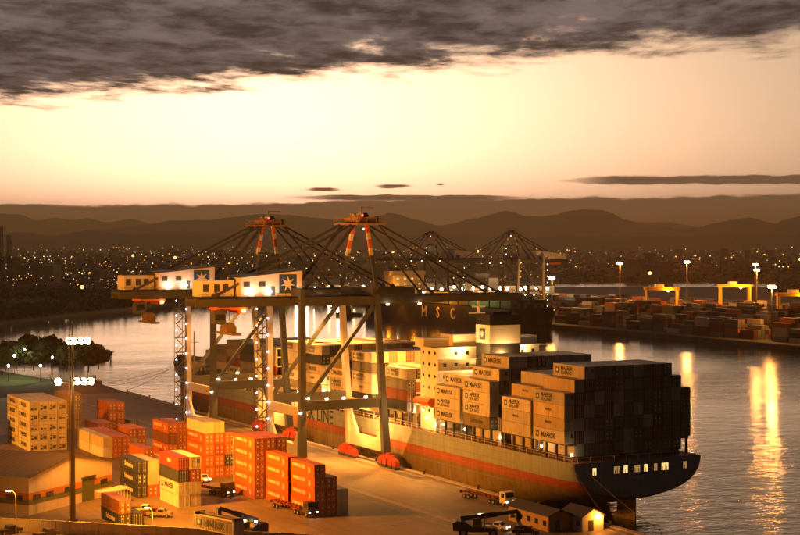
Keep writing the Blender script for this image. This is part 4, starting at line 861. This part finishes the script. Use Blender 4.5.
def reach_stacker(x, y, rz, label, ang, ext, drop=None):
    """local: machine faces -y; counterweight behind, boom pivots at the rear and reaches forward over the cab"""
    t = thing('reach_stacker', label, 'reach stacker', (x, y, 3.0), rz, 'reach stackers')
    md = mat('stacker_dark', (0.045, 0.04, 0.04), 0.5, var=0.3)
    b_ = obj('chassis', MB().prism([(-3.4, 0.9), (3.4, 0.9), (4.0, 1.2), (4.2, 2.6), (2.6, 2.9), (1.2, 1.8), (-3.0, 1.7), (-3.6, 1.4)], 'x', -1.25, 1.25).mesh('chassis', md), t)
    obj('counterweight', MB().prism([(3.0, 1.1), (4.9, 1.2), (5.0, 2.7), (4.2, 3.1), (3.0, 2.9)], 'x', -1.6, 1.6).mesh('counterweight', md), t)
    cb = obj('cab', MB().prism([(-0.6, 1.8), (1.2, 1.8), (1.2, 3.5), (-0.2, 3.5), (-0.65, 2.5)], 'x', -0.85, 0.85).mesh('cab', mat('stacker_yellow', (0.55, 0.36, 0.04), 0.5)), t)
    for s in (-1, 1): obj('cab_window', MB().box(s * 0.86 - 0.01, s * 0.86 + 0.01, -0.4, 1.0, 2.3, 3.3).mesh('cab_window', m_glass), cb)
    obj('windscreen', MB().add([(-0.75, -0.68, 2.5), (0.75, -0.68, 2.5), (0.75, -0.27, 3.4), (-0.75, -0.27, 3.4)], [(0, 1, 2, 3)]).mesh('windscreen', m_glass), cb)
    wheels(t, [(s * 1.75, -2.6) for s in (-1, 1)] + [(s * 1.5, 3.0) for s in (-1, 1)], 0.85, 0.7)
    wheels(t, [(s * 1.05, -2.6) for s in (-1, 1)], 0.85, 0.6)
    p0 = Vector((0, 3.4, 3.3)); d = Vector((0, -math.cos(ang), math.sin(ang))); p1 = p0 + d * ext
    bo = obj('boom', MB().beam(p0, p0 + d * ext * 0.62, 0.75, 0.95).beam(p0 + d * ext * 0.5, p1, 0.55, 0.7).mesh('boom', md), t)
    for s in (-1, 1): obj('lift_cylinder', MB().tube((s * 0.7, -1.0, 1.7), (s * 0.55, *(p0 + d * ext * 0.42)[1:]), 0.16, 0.11, 8).mesh('lift_cylinder', m_rod), bo)
    zs_ = drop if drop is not None else p1.z - 2.2
    spd = MB().box(-0.4, 0.4, p1.y - 0.4, p1.y + 0.4, zs_ + 0.5, p1.z).box(-5.9, 5.9, p1.y - 0.35, p1.y + 0.35, zs_ + 0.15, zs_ + 0.5)
    for s in (-1, 1): spd.box(s * 5.9 - 0.2, s * 5.9 + 0.2, p1.y - 1.2, p1.y + 1.2, zs_, zs_ + 0.45)
    obj('spreader', spd.mesh('spreader', md), t)
    wl = obj('work_light', MB().box(-0.3, 0.3, 0.3, 0.6, 3.6, 3.85).mesh('work_light', m_hl), t)
    lamp(wl, (0, -0.2, 4.3), 700, (1, 0.8, 0.5), 0.2)
    w2 = obj('work_light', MB().box(0.9, 1.3, 2.2, 2.5, 3.2, 3.5).mesh('work_light', m_hl), t)
    return t, (p1.y, zs_)
def place(px, d): q = at(px, d); return q[0], q[1]
# one carries a lettered box across the foreground, the other stands at the quay end with its boom raised
cx_, cy_ = place(218, 297); CA = 0.28; nrm = Vector((math.cos(CA), math.sin(CA))); ext_, up_ = 9.5, 0.36
reach = ext_ * math.cos(up_) - 3.4; x_, y_ = cx_ + nrm.x * reach, cy_ + nrm.y * reach
reach_stacker(x_, y_, CA - math.pi / 2, 'dark reach stacker holding a pale lettered container over the yard', up_, ext_, 5.0)
co = container(0, 0, 0, 'grey', None, 'pale lettered container hanging from the foreground reach stacker', 'containers being moved')
ux, uy = Vector((math.cos(CA), math.sin(CA))), Vector((-math.sin(CA), math.cos(CA)))
org = Vector((cx_, cy_)) - ux * (CW / 2) - uy * (CL / 2)
co.location = (org.x, org.y, 3 + 5.0 - CH - 0.02); co.rotation_euler = (0, 0, CA)
lg = obj('logo_panel', star_logo_mesh(1.25), co, (0.012, CL - 1.0, CH * 0.5 - 0.62)); lg.rotation_euler = FACE_X
letters('MAERSK', 1.7, m_ink, co, (0.012, CL - 3.2, CH * 0.5), bold=0.03)
x_, y_ = place(479, 305)
reach_stacker(x_, y_, 1.1, 'dark reach stacker with raised empty boom near the quayside sheds', 0.13, 11.0, None)
x_, y_ = place(497, 311); pickup(x_, y_, 0.6, m_white, 'white pickup beside the raised-boom reach stacker', True)
x_, y_ = place(527, 306); pickup(x_, y_, 0.9, mat('car_black', (0.02, 0.02, 0.022), 0.3), 'dark car parked beside the long quayside shed')
def shed(px, d, rz, w, l, h, r, wall, label, lit):
    x, y = place(px, d); t = thing('quay_shed', label, 'shed', (x, y, 3.0), rz, 'sheds at the quay end')
    obj('wall', MB().prism([(0, 0), (w, 0), (w, h), (w / 2, r), (0, h)], 'y', 0, l).mesh('wall', wall), t)
    for sg in (0, 1):
        a, b_ = ((-0.4, h - 0.05), (w / 2, r + 0.1)) if sg == 0 else ((w + 0.4, h - 0.05), (w / 2, r + 0.1))
        obj('roof_slope', MB().prism([a, b_, (b_[0], b_[1] + 0.12), (a[0], a[1] + 0.12)], 'y', -0.4, l + 0.4).mesh('roof_slope', m_rf), t)
    for k in range(int(l / 3)): obj('window', MB().box(-0.04, 0.0, 0.8 + k * 3, 2.0 + k * 3, 1.0, 2.0).mesh('window', m_glass), t)
    obj('door', MB().box(w * 0.3, w * 0.3 + 1.1, -0.05, 0, 0, 2.1).mesh('door', m_steel), t)
    if lit:
        b_ = obj('wall_lamp', MB().ball((w * 0.75, -0.3, h - 0.1), 0.25).mesh('wall_lamp', m_sl), t); lamp(b_, (w * 0.75, -0.8, h), 1200, SODIUM, 0.2)
shed(549, 309, 0.0, 5.0, 15, 3.0, 4.0, mat('shed_ochre', (0.42, 0.28, 0.14), 0.6), 'long ochre-walled quayside shed with dark roof', False)
shed(583, 309, 0.05, 5.0, 7, 2.8, 4.2, m_white, 'white gabled hut with a lit wall lamp on the quay edge', True)
# a few people and cones would be single pixels; a cone stands by the stepped stack
q = place(341, 330)
cn = thing('traffic_cone', 'small orange traffic cone standing alone on the open yard', 'cone', (q[0], q[1], 3)); obj('cone', MB().tube((0, 0, 0.06), (0, 0, 1.1), 0.34, 0.05, 10).mesh('cone', m_orp), cn); obj('base', MB().box(-0.45, 0.45, -0.45, 0.45, 0, 0.06).mesh('base', m_black), cn)

# ------------------------------------------------------------------ the dark ship across the channel
m_dk = mat('dark_hull', (0.022, 0.021, 0.020), 0.5, var=0.3); MX, MY0, ML = 547.0, 868.0, 245.0
ms_ = thing('moored_container_ship', 'dark hulled container ship with big pale letters moored at the opposite quay', 'ship', (MX, MY0, 0))
hb = MB(); zs2 = [-2, 0, 3, 7, 11, 14.5]; ys2 = [0, 2, 5, 9, 14, 20, 28, 38, 60, 120, 200, 232, 245]
def mh_(y, z): 
    t = min(1.0, max(0.0, (y + 6.0 * (max(z, 0) / 14.5) ** 1.5 - 5) / (46 - 18 * max(z, 0) / 14.5))); t2 = 1 if y < 215 else 1 - 0.25 * (y - 215) / 30
    return 15.5 * math.sin(t * math.pi / 2) ** 0.8 * t2
for sg in (-1, 1):
    b0 = len(hb.v)
    for y in ys2:
        for z in zs2: hb.v.append((sg * mh_(y, z), y - 6 * (max(z, 0) / 14.5) ** 1.5 * (1 - min(y, 40) / 40), z + (2.2 * (1 - y / 38) * (z / 14.5) if y < 38 else 0)))
    for i in range(len(ys2) - 1):
        for j in range(len(zs2) - 1):
            n = len(zs2); hb.f.append((b0 + i * n + j, b0 + (i + 1) * n + j, b0 + (i + 1) * n + j + 1, b0 + i * n + j + 1)); hb.m.append(0)
n0 = len(hb.v)
for y in ys2: hb.v += [(-mh_(y, 14.5), y, 14.3), (mh_(y, 14.5), y, 14.3)]
for i in range(len(ys2) - 1): hb.f.append((n0 + 2 * i, n0 + 2 * i + 1, n0 + 2 * i + 3, n0 + 2 * i + 2)); hb.m.append(0)
hb.add([(-mh_(245, -2), 245, -2), (mh_(245, -2), 245, -2), (mh_(245, 14.5), 245, 14.5), (-mh_(245, 14.5), 245, 14.5)], [(0, 1, 2, 3)])
obj('hull', hb.mesh('hull', m_dk), ms_)
for ch, y in (('M', 146), ('S', 124), ('C', 104)): letters(ch, 10.5, m_wht, ms_, (-15.56, y, 8.4), bold=0.25)
obj('deckhouse', MB().box(-13, 13, 196, 210, 14.4, 33).box(-15, 15, 198, 208, 33, 36).mesh('deckhouse', m_house), ms_)
fnl = obj('funnel', MB().box(-4, 4, 212, 220, 14.4, 38).mesh('funnel', m_fun), ms_)
for k, (z, y) in enumerate(((18, 195.9), (22, 195.9), (26, 195.9), (30, 195.9))):
    for x in (-9, -3, 3, 9): obj('window', MB().box(x - 0.8, x + 0.8, 195.8, 196, z, z + 1.0).mesh('window', m_lit), ms_)
mc = MB(); rr = random.Random(3)
for y in range(26, 190, 14):
    for i in range(11):
        for t_ in range(rr.choice((1, 2, 2, 3))): mc.box(-13.8 + i * 2.5, -13.8 + i * 2.5 + 2.4, y, y + 12.2, 15 + t_ * 2.65, 15 + t_ * 2.65 + 2.6, rr.randrange(5))
stuff('deck_cargo', mc.mesh('deck_cargo', cmat('brown'), cmat('dgrey'), cmat('green'), cmat('navy'), cmat('olive')), None, None, ms_)
gl = lamp_mat('green_deck_lamp', (0.45, 1.0, 0.30), 60.0); 
for y, z, m_ in ((60, 21, gl), (75, 22, gl), (150, 22, m_bulb), (120, 21, m_bulb), (190, 20, m_bulb), (110, 20, m_bulb)):
    b_ = obj('deck_lamp', MB().ball((-12, y, z), 0.9).mesh('deck_lamp', m_), ms_); lamp(b_, (-19.5, y, z), 3500 if m_ is gl else 13000, (0.5, 1, 0.35) if m_ is gl else SODIUM, 0.8)  # light added outboard of each bulb to brighten the hull letters
tag(obj('tug_boat', MB().prism([(-4, 0.0), (4, 0), (4.6, 2.4), (-4.6, 2.2)], 'y', 0, 20).box(-3, 3, 8, 15, 2.4, 5.6).box(-2, 2, 9, 13, 5.6, 8).tube((0, 14, 8), (0, 14, 13), 0.2, 0.1).mesh('tug_boat', m_dk), None, (*place(362, 1260), 0), 0.9), 'small dark work boat lying off the far quay end', 'boat')

# ------------------------------------------------------------------ the far terminal: stacks, gantries, low buildings
fr = random.Random(21); fs = MB(); fm = [cmat(q) for q in ('brown', 'olive', 'orange', 'sand', 'dgrey', 'navy', 'grey')]
wts = [0, 0, 0, 1, 1, 1, 2, 3, 4, 4, 4, 5, 5, 6]
for bx in range(9):
    X0 = 590 + bx * 40
    for y in range(470, 1500, 14):
        if y % 140 < 14 or (bx == 0 and y > 930) or (bx > 3 and fr.random() < 0.25): continue
        dep = X0 * math.sin(HEAD) + y * math.cos(HEAD)
        if dep > 1640 or (dep > 1310 and fr.random() < 0.35): continue
        hmax = fr.choice((2, 3, 4, 4, 5)) if bx < 3 else fr.choice((1, 2, 3, 4))
        if dep > 1310: hmax = 1
        for i in range(7):
            if dep > 1310 and fr.random() < 0.3: continue
            for t_ in range(max(1, hmax - fr.choice((0, 0, 1, 1, 2)))):
                fs.box(X0 + i * 2.7, X0 + i * 2.7 + 2.44, y, y + 12.2, 2.75 + t_ * 2.62, 2.75 + t_ * 2.62 + 2.59, fr.choice(wts))
stuff('far_container_rows', fs.mesh('far_container_rows', *fm, fix=False), 'long rows of stacked containers filling the far terminal', 'containers')
def rtg(px, d, rz, label):
    x, y = place(px, d); t = thing('yard_gantry', label, 'gantry crane', (x, y, 2.75), rz, 'yellow yard gantries of the far terminal')
    for sx_ in (-12, 12):
        for sy_ in (-4, 4): obj('leg', MB().beam((sx_, sy_, 0), (sx_, sy_, 17.5), 1.1, 1.1).mesh('leg', m_yellow), t)
        obj('sill', MB().box(sx_ - 0.6, sx_ + 0.6, -5.5, 5.5, 1.0, 2.2).mesh('sill', m_yellow), t)
    for sy_ in (-4, 4): obj('top_girder', MB().box(-13.5, 13.5, sy_ - 0.7, sy_ + 0.7, 17.5, 19.6).mesh('top_girder', m_yellow), t)
    obj('trolley', MB().box(-5, 1, -4.6, 4.6, 19.6, 22).mesh('trolley', m_hw), t)
    f_ = obj('floodlight', MB().ball((4, -4.5, 17.0), 0.8).mesh('floodlight', m_sl), t); lamp(f_, (4, -6, 16), 26000, SODIUM, 0.8)
rtg(662, 1255, -HEAD, 'yellow yard gantry between the two tallest far masts')
rtg(796, 1120, -HEAD, 'yellow yard gantry beside the slim lamp mast')
rtg(735, 1330, -HEAD, 'small yellow yard gantry behind the far container rows')
fb = random.Random(4)
for i, (px, d, w, l, h, lab) in enumerate(((335, 1640, 150, 40, 11, 'long low lit transit shed beyond the far channel'), (420, 1660, 120, 40, 12, 'pale roofed shed behind the distant cranes'), (500, 1640, 110, 36, 10, 'low shed beside the far crane with the taller mast'), (280, 1720, 90, 40, 9, 'dim low shed by the far shoreline'))):
    x, y = place(px, d); t = thing('transit_shed', lab, 'building', (x, y, 2.6), -HEAD, 'distant port sheds')
    obj('wall', MB().box(-w / 2, w / 2, 0, l, 0, h).mesh('wall', m_wall), t)
    obj('roof', MB().prism([(-1, h), (l / 2, h + 4), (l + 1, h)], 'x', -w / 2 - 1, w / 2 + 1).mesh('roof', m_rf), t)
    for k in range(int(w / 12)): obj('doorway', MB().box(-w / 2 + 4 + k * 12, -w / 2 + 9 + k * 12, -0.2, 0, 0, 5).mesh('doorway', m_lit), t)
m_cold2 = lamp_mat('quay_cold_lamp', (1.0, 0.92, 0.72), 70.0)
for i in range(27):                                               # row of quay lamps under the distant cranes
    px = 298 + i * 9.6 + fb.uniform(-3, 3); d = 1560 + fb.uniform(-40, 60); x, y = place(px, d)
    t = thing('quay_lamp', 'small bright lamp post in the row under the distant cranes', 'street lamp', (x, y, 2.7), 0, 'row of far quay lamps')
    obj('pole', MB().tube((0, 0, 0), (0, 0, 9), 0.25, 0.18, 6).mesh('pole', m_galv), t)
    hd = obj('lamp_head', MB().ball((0, 0, 9.6), 1.5).mesh('lamp_head', m_cold2 if i % 3 else m_sod2), t)
    if i % 3 == 0: lamp(hd, (0, 0, 7.2), 80000, (1, 0.62, 0.26), 1.0)

# ------------------------------------------------------------------ the city on the plain, its lights and trees
cr = random.Random(9); bl = MB(); li = MB()
def in_water(px, d):
    y = 240 + 59 * 1617 / d
    return y > (326 - 0.11 * px if px < 200 else (304 if px < 385 else (300 if px < 560 else 296)))
def lagoon(px, d): return px > 535 and 1830 < d < 2130
for i in range(3600):
    px = cr.uniform(-60, 860); yy = 245.5 + 52 * cr.random() ** 1.15; d = 56.5 * 1617 / (yy - 240)
    if in_water(px, d) or lagoon(px, d) or d > 9200: continue
    if px > 540 and d < 2000: continue
    x, y = place(px, d); w = cr.uniform(8, 22); l = cr.uniform(8, 26); h = cr.choice((4, 5, 6, 7, 8, 10)) * (1 if cr.random() > 0.06 else 3); a = cr.uniform(0, 1.5)
    c_, s_ = math.cos(a), math.sin(a); cs = [(x + u * c_ - v * s_, y + u * s_ + v * c_) for u, v in ((-w / 2, -l / 2), (w / 2, -l / 2), (w / 2, l / 2), (-w / 2, l / 2))]
    bl.add([(*p, 2.4) for p in cs] + [(*p, 2.6 + h) for p in cs], [(4, 5, 6, 7), (0, 1, 5, 4), (1, 2, 6, 5), (2, 3, 7, 6), (3, 0, 4, 7)], cr.choice((0, 0, 1)))
    if h < 20: m0 = [((cs[0][k] + cs[1][k]) / 2, (cs[2][k] + cs[3][k]) / 2) for k in (0, 1)]; bl.add([(*p, 2.6 + h) for p in cs] + [(m0[0][0], m0[1][0], 5 + h), (m0[0][1], m0[1][1], 5 + h)], [(0, 1, 4), (2, 3, 5), (1, 2, 5, 4), (3, 0, 4, 5)], 2)
stuff('city_buildings', bl.mesh('city_buildings', mat('city_wall_pale', (0.30, 0.27, 0.22), 0.8), mat('city_wall_dim', (0.16, 0.14, 0.12), 0.8), mat('city_tile', (0.17, 0.08, 0.05), 0.8), fix=False), 'low houses and blocks of the city spread over the plain', 'buildings')
def light(px, d, z, r, m): x, y = place(px, d); li.ball((x, y, 2.6 + z), r, m)
for i in range(1500):
    px = cr.uniform(-30, 830); yy = 246 + 56 * cr.random() ** 1.1; d = 56.5 * 1617 / (yy - 240)
    dens = 1.0 if px < 330 else (0.8 if px < 560 else 0.55)
    if cr.random() > dens or in_water(px, d) or lagoon(px, d) or d > 9000: continue
    if px > 545 and d < 2250: continue
    light(px, d, cr.uniform(11, 20), d * 0.00031 * cr.choice((0.5, 0.6, 0.6, 0.7, 0.8, 1.0, 1.3)), cr.choice((0, 0, 0, 0, 0, 0, 1, 1, 2, 2, 3)))
for px0, px1, y0, y1, n in ((85, 118, 251, 251.5, 5), (60, 140, 278, 276, 14), (20, 130, 281, 277, 12), (0, 60, 262, 258, 8), (210, 300, 262, 256, 12), (230, 300, 267, 266, 9), (455, 530, 262, 258, 9), (660, 800, 259, 256, 9), (780, 800, 270, 271, 6), (160, 250, 283, 281, 12), (400, 540, 284, 282, 14), (385, 470, 270, 268, 9)):
    for k in range(n):
        u = (k + cr.uniform(-0.25, 0.25)) / max(1, n - 1); yy = y0 + (y1 - y0) * u + cr.uniform(-0.4, 0.4); light(px0 + (px1 - px0) * u, 56.5 * 1617 / (yy - 240) * 0.9, 12, 0.35 + 0.00026 * 56.5 * 1617 / (yy - 240), cr.choice((0, 1, 1, 2, 3)))
for px, yy in ((82, 294), (133, 258), (175, 260), (54, 277), (393, 254), (478, 253), (420, 261), (650, 278), (800, 262)): d = 56.5 * 1617 / (yy - 240); light(px, d * 0.86, 14, 0.8 + d * 0.0005, 4)
stuff('city_lights', li.mesh('city_lights', lamp_mat('city_light_dim', (1.0, 0.36, 0.06), 0.9, False), lamp_mat('city_light_sodium', (1.0, 0.38, 0.06), 4.5, False), lamp_mat('city_light_pale', (1.0, 0.68, 0.32), 2.4, False), lamp_mat('city_light_green', (0.80, 0.95, 0.60), 0.9, False), lamp_mat('city_light_strong', (1.0, 0.42, 0.08), 9.0, False), fix=False), 'scattered orange and pale lights of the city on the plain', 'lights')
leaf_m = mat('foliage', (0.045, 0.058, 0.020), 0.9, var=0.5, scale=0.4)
def crown(mb, x, y, z, r, h, n, rnd, mi=0):
    for _ in range(n):
        u, v = rnd.uniform(-1, 1), rnd.uniform(0, 6.283); q = math.sqrt(1 - u * u); k = r * rnd.uniform(0.35, 1.0) ** 0.5
        c = Vector((x + k * q * math.cos(v), y + k * q * math.sin(v), z + h / 2 + u * h / 2 * rnd.uniform(0.5, 1.0))); s = r * rnd.uniform(0.22, 0.42)
        e1 = Vector((rnd.uniform(-1, 1), rnd.uniform(-1, 1), rnd.uniform(-1, 1))).normalized(); e2 = e1.cross(Vector((rnd.uniform(-1, 1), rnd.uniform(-1, 1), 1))).normalized()
        mb.add([c - e1 * s, c - e2 * s * 0.8, c + e1 * s * 0.9, c + e2 * s], [(0, 1, 2, 3)], mi)
tf = MB(); tr_ = random.Random(33)
for i in range(2600):
    px = tr_.uniform(-60, 860); yy = 247 + 57 * tr_.random(); d = 56.5 * 1617 / (yy - 240)
    if in_water(px, d) or lagoon(px, d) or (385 < px < 560 and d < 1700) or (px > 540 and d < 1830): continue
    x, y = place(px, d); crown(tf, x, y, 3, tr_.uniform(4, 8) * (1 + d / 9000), tr_.uniform(7, 12) * (1 + d / 14000), 16, tr_)
for i in range(420):                                              # dense belts along the shores
    k = tr_.random()
    if k < 0.4: px = tr_.uniform(-30, 190); d = 59 * 1617 / (326 - 0.118 * px - 240) + tr_.uniform(8, 70)
    elif k < 0.8: px = tr_.uniform(560, 840); d = tr_.uniform(2145, 2300)
    else: px = tr_.uniform(770, 860); d = tr_.uniform(1700, 1830)
    x, y = place(px, d); crown(tf, x, y, 2.6, tr_.uniform(4, 7), tr_.uniform(7, 12), 26, tr_)
stuff('city_trees', tf.mesh('city_trees', leaf_m, fix=False), 'dark trees among the houses and along the far shores', 'trees')

# ------------------------------------------------------------------ near shore beyond the quay: lawn, trees, jetty, boats
struct('lawn', MB().add([(40, 640, 2.95), (150, 618, 2.95), (166, 640, 2.95), (160, 668, 2.95), (40, 690, 2.95)], [(0, 1, 2, 3, 4)]).mesh('lawn', m_grass))
tree_r = random.Random(14)
def tree(x, y, h, r, label):
    t = thing('shore_tree', label, 'tree', (x, y, 2.8), 0, 'trees on the near shore')
    tk = MB().tube((0, 0, 0), (0.2, 0, h * 0.5), 0.35, 0.22, 7)
    for k in range(4): a = k * 1.6 + tree_r.random(); tk.tube((0.2, 0, h * (0.35 + 0.05 * k)), (r * 0.6 * math.cos(a), r * 0.6 * math.sin(a), h * 0.72), 0.16, 0.05, 5)
    obj('trunk', tk.mesh('trunk', m_rust), t); cb = MB(); crown(cb, 0, 0, h * 0.3, r, h * 0.7, 260, tree_r); crown(cb, r * 0.5, 0, h * 0.45, r * 0.6, h * 0.4, 120, tree_r)
    obj('crown', cb.mesh('crown', leaf_m, fix=False), t)
TR = [(2, 715), (10, 735), (19, 722), (27, 745), (35, 728), (44, 712), (50, 742), (60, 725), (70, 735), (84, 718), (98, 700), (5, 690), (16, 700), (33, 695), (66, 690), (88, 685)]
for i, (px, d) in enumerate(TR):
    x, y = place(px, d); tree(x, y, tree_r.uniform(8, 13), tree_r.uniform(4, 6.5), 'leafy dark tree on the shore between the lawn and the jetty')
ls_p = [(24, 690, 9), (14, 668, 8), (8, 640, 6), (40, 640, 6), (52, 672, 7)]
for px, d, h in ls_p:
    x, y = place(px, d); t = thing('park_lamp', 'pale park lamp among the shore trees near the lawn', 'street lamp', (x, y, 2.8), 0, 'park lamps')
    obj('pole', MB().tube((0, 0, 0), (0, 0, h), 0.1, 0.08, 6).mesh('pole', m_galv), t); hd = obj('lamp_globe', MB().ball((0, 0, h + 0.4), 0.5).mesh('lamp_globe', m_cold2), t); lamp(hd, (0, 0, h + 1.2), 2600, (1.0, 0.85, 0.35), 0.5)
jt = thing('jetty', 'dark timber jetty reaching from the near shore into the channel', 'jetty', (*place(-10, 800), 0), -HEAD)
for i in range(14):
    for sy_ in (-2, 2): obj('pile', MB().tube((i * 4.6, sy_, -3), (i * 4.6, sy_, 3.3), 0.3, 0.3, 7).mesh('pile', m_rust), jt)
for i in range(12): obj('deck_plank', MB().box(-1, 61, -2.6 + i * 0.44, -2.6 + i * 0.44 + 0.38, 3.3, 3.5).mesh('deck_plank', mat('jetty_wood', (0.10, 0.07, 0.05), 0.9)), jt)
obj('shelter', MB().box(34, 46, -2.3, 2.3, 6.2, 6.4).box(34, 34.3, -2.2, 2.2, 3.5, 6.2).box(45.7, 46, -2.2, 2.2, 3.5, 6.2).box(34.3, 45.7, 1.9, 2.2, 3.5, 6.2).mesh('shelter', m_steel), jt)
def boat(px, d, rz, l, label, mast_h):
    x, y = place(px, d); t = thing('fishing_boat', label, 'boat', (x, y, 0.0), rz, 'small boats by the near shore')
    w = l * 0.15
    obj('hull', MB().add([(-w, 0, 1.3), (w, 0, 1.3), (w * 1.1, l * 0.6, 1.4), (0, l, 2.1), (-w * 1.1, l * 0.6, 1.4), (-w * 0.8, 0, -0.3), (w * 0.8, 0, -0.3), (w * 0.7, l * 0.6, -0.3), (0, l * 0.9, -0.3), (-w * 0.7, l * 0.6, -0.3)], [(0, 1, 2, 3, 4), (0, 5, 6, 1), (1, 6, 7, 2), (2, 7, 8, 3), (3, 8, 9, 4), (4, 9, 5, 0)]).mesh('hull', m_dk if mast_h < 12 else m_white), t)
    obj('wheelhouse', MB().box(-w * 0.6, w * 0.6, l * 0.2, l * 0.45, 1.4, 3.6).mesh('wheelhouse', m_white), t); obj('mast', MB().tube((0, l * 0.5, 1.3), (0, l * 0.5, mast_h), 0.12, 0.06, 6).mesh('mast', m_galv), t)
for px, d, rz, l, mh2, lab in ((62, 786, 0.6, 14, 14, 'fishing boat with tall mast at the jetty'), (88, 792, -0.4, 16, 9, 'dark fishing boat by the jetty shelter'), (76, 770, 1.2, 12, 8, 'small dark boat inshore of the jetty'), (100, 660, 0.9, 11, 7, 'small boat drawn up at the shore by the quay end')): boat(px, d, rz, l, lab, mh2)
for px, h, lab in ((1, 66, 'tall lattice mast by the far left shore, taller of the pair'), (9, 60, 'tall lattice mast by the far shore, shorter of the pair')):
    x, y = place(px, 1180); t = thing('lattice_mast', lab.replace('far left shore', 'far shore'), 'mast', (x, y, 2.6), 0.3, 'lattice masts on the far shore')
    for sx_ in (-1.5, 1.5):
        for sy_ in (-1.5, 1.5): obj('upright', MB().beam((sx_, sy_, 0), (sx_ * 0.6, sy_ * 0.6, h), 0.3, 0.3).mesh('upright', m_steel), t)
    lt_ = MB()
    for k in range(int(h / 3)): s_ = 1 if k % 2 else -1; lt_.beam((-1.4 * s_, -1.4, k * 3), (1.4 * s_, -1.4, k * 3 + 3), 0.15, 0.15); lt_.beam((-1.4, 1.4 * s_, k * 3), (-1.4, -1.4 * s_, k * 3 + 3), 0.15, 0.15)
    obj('lattice', lt_.mesh('lattice', m_steel), t)
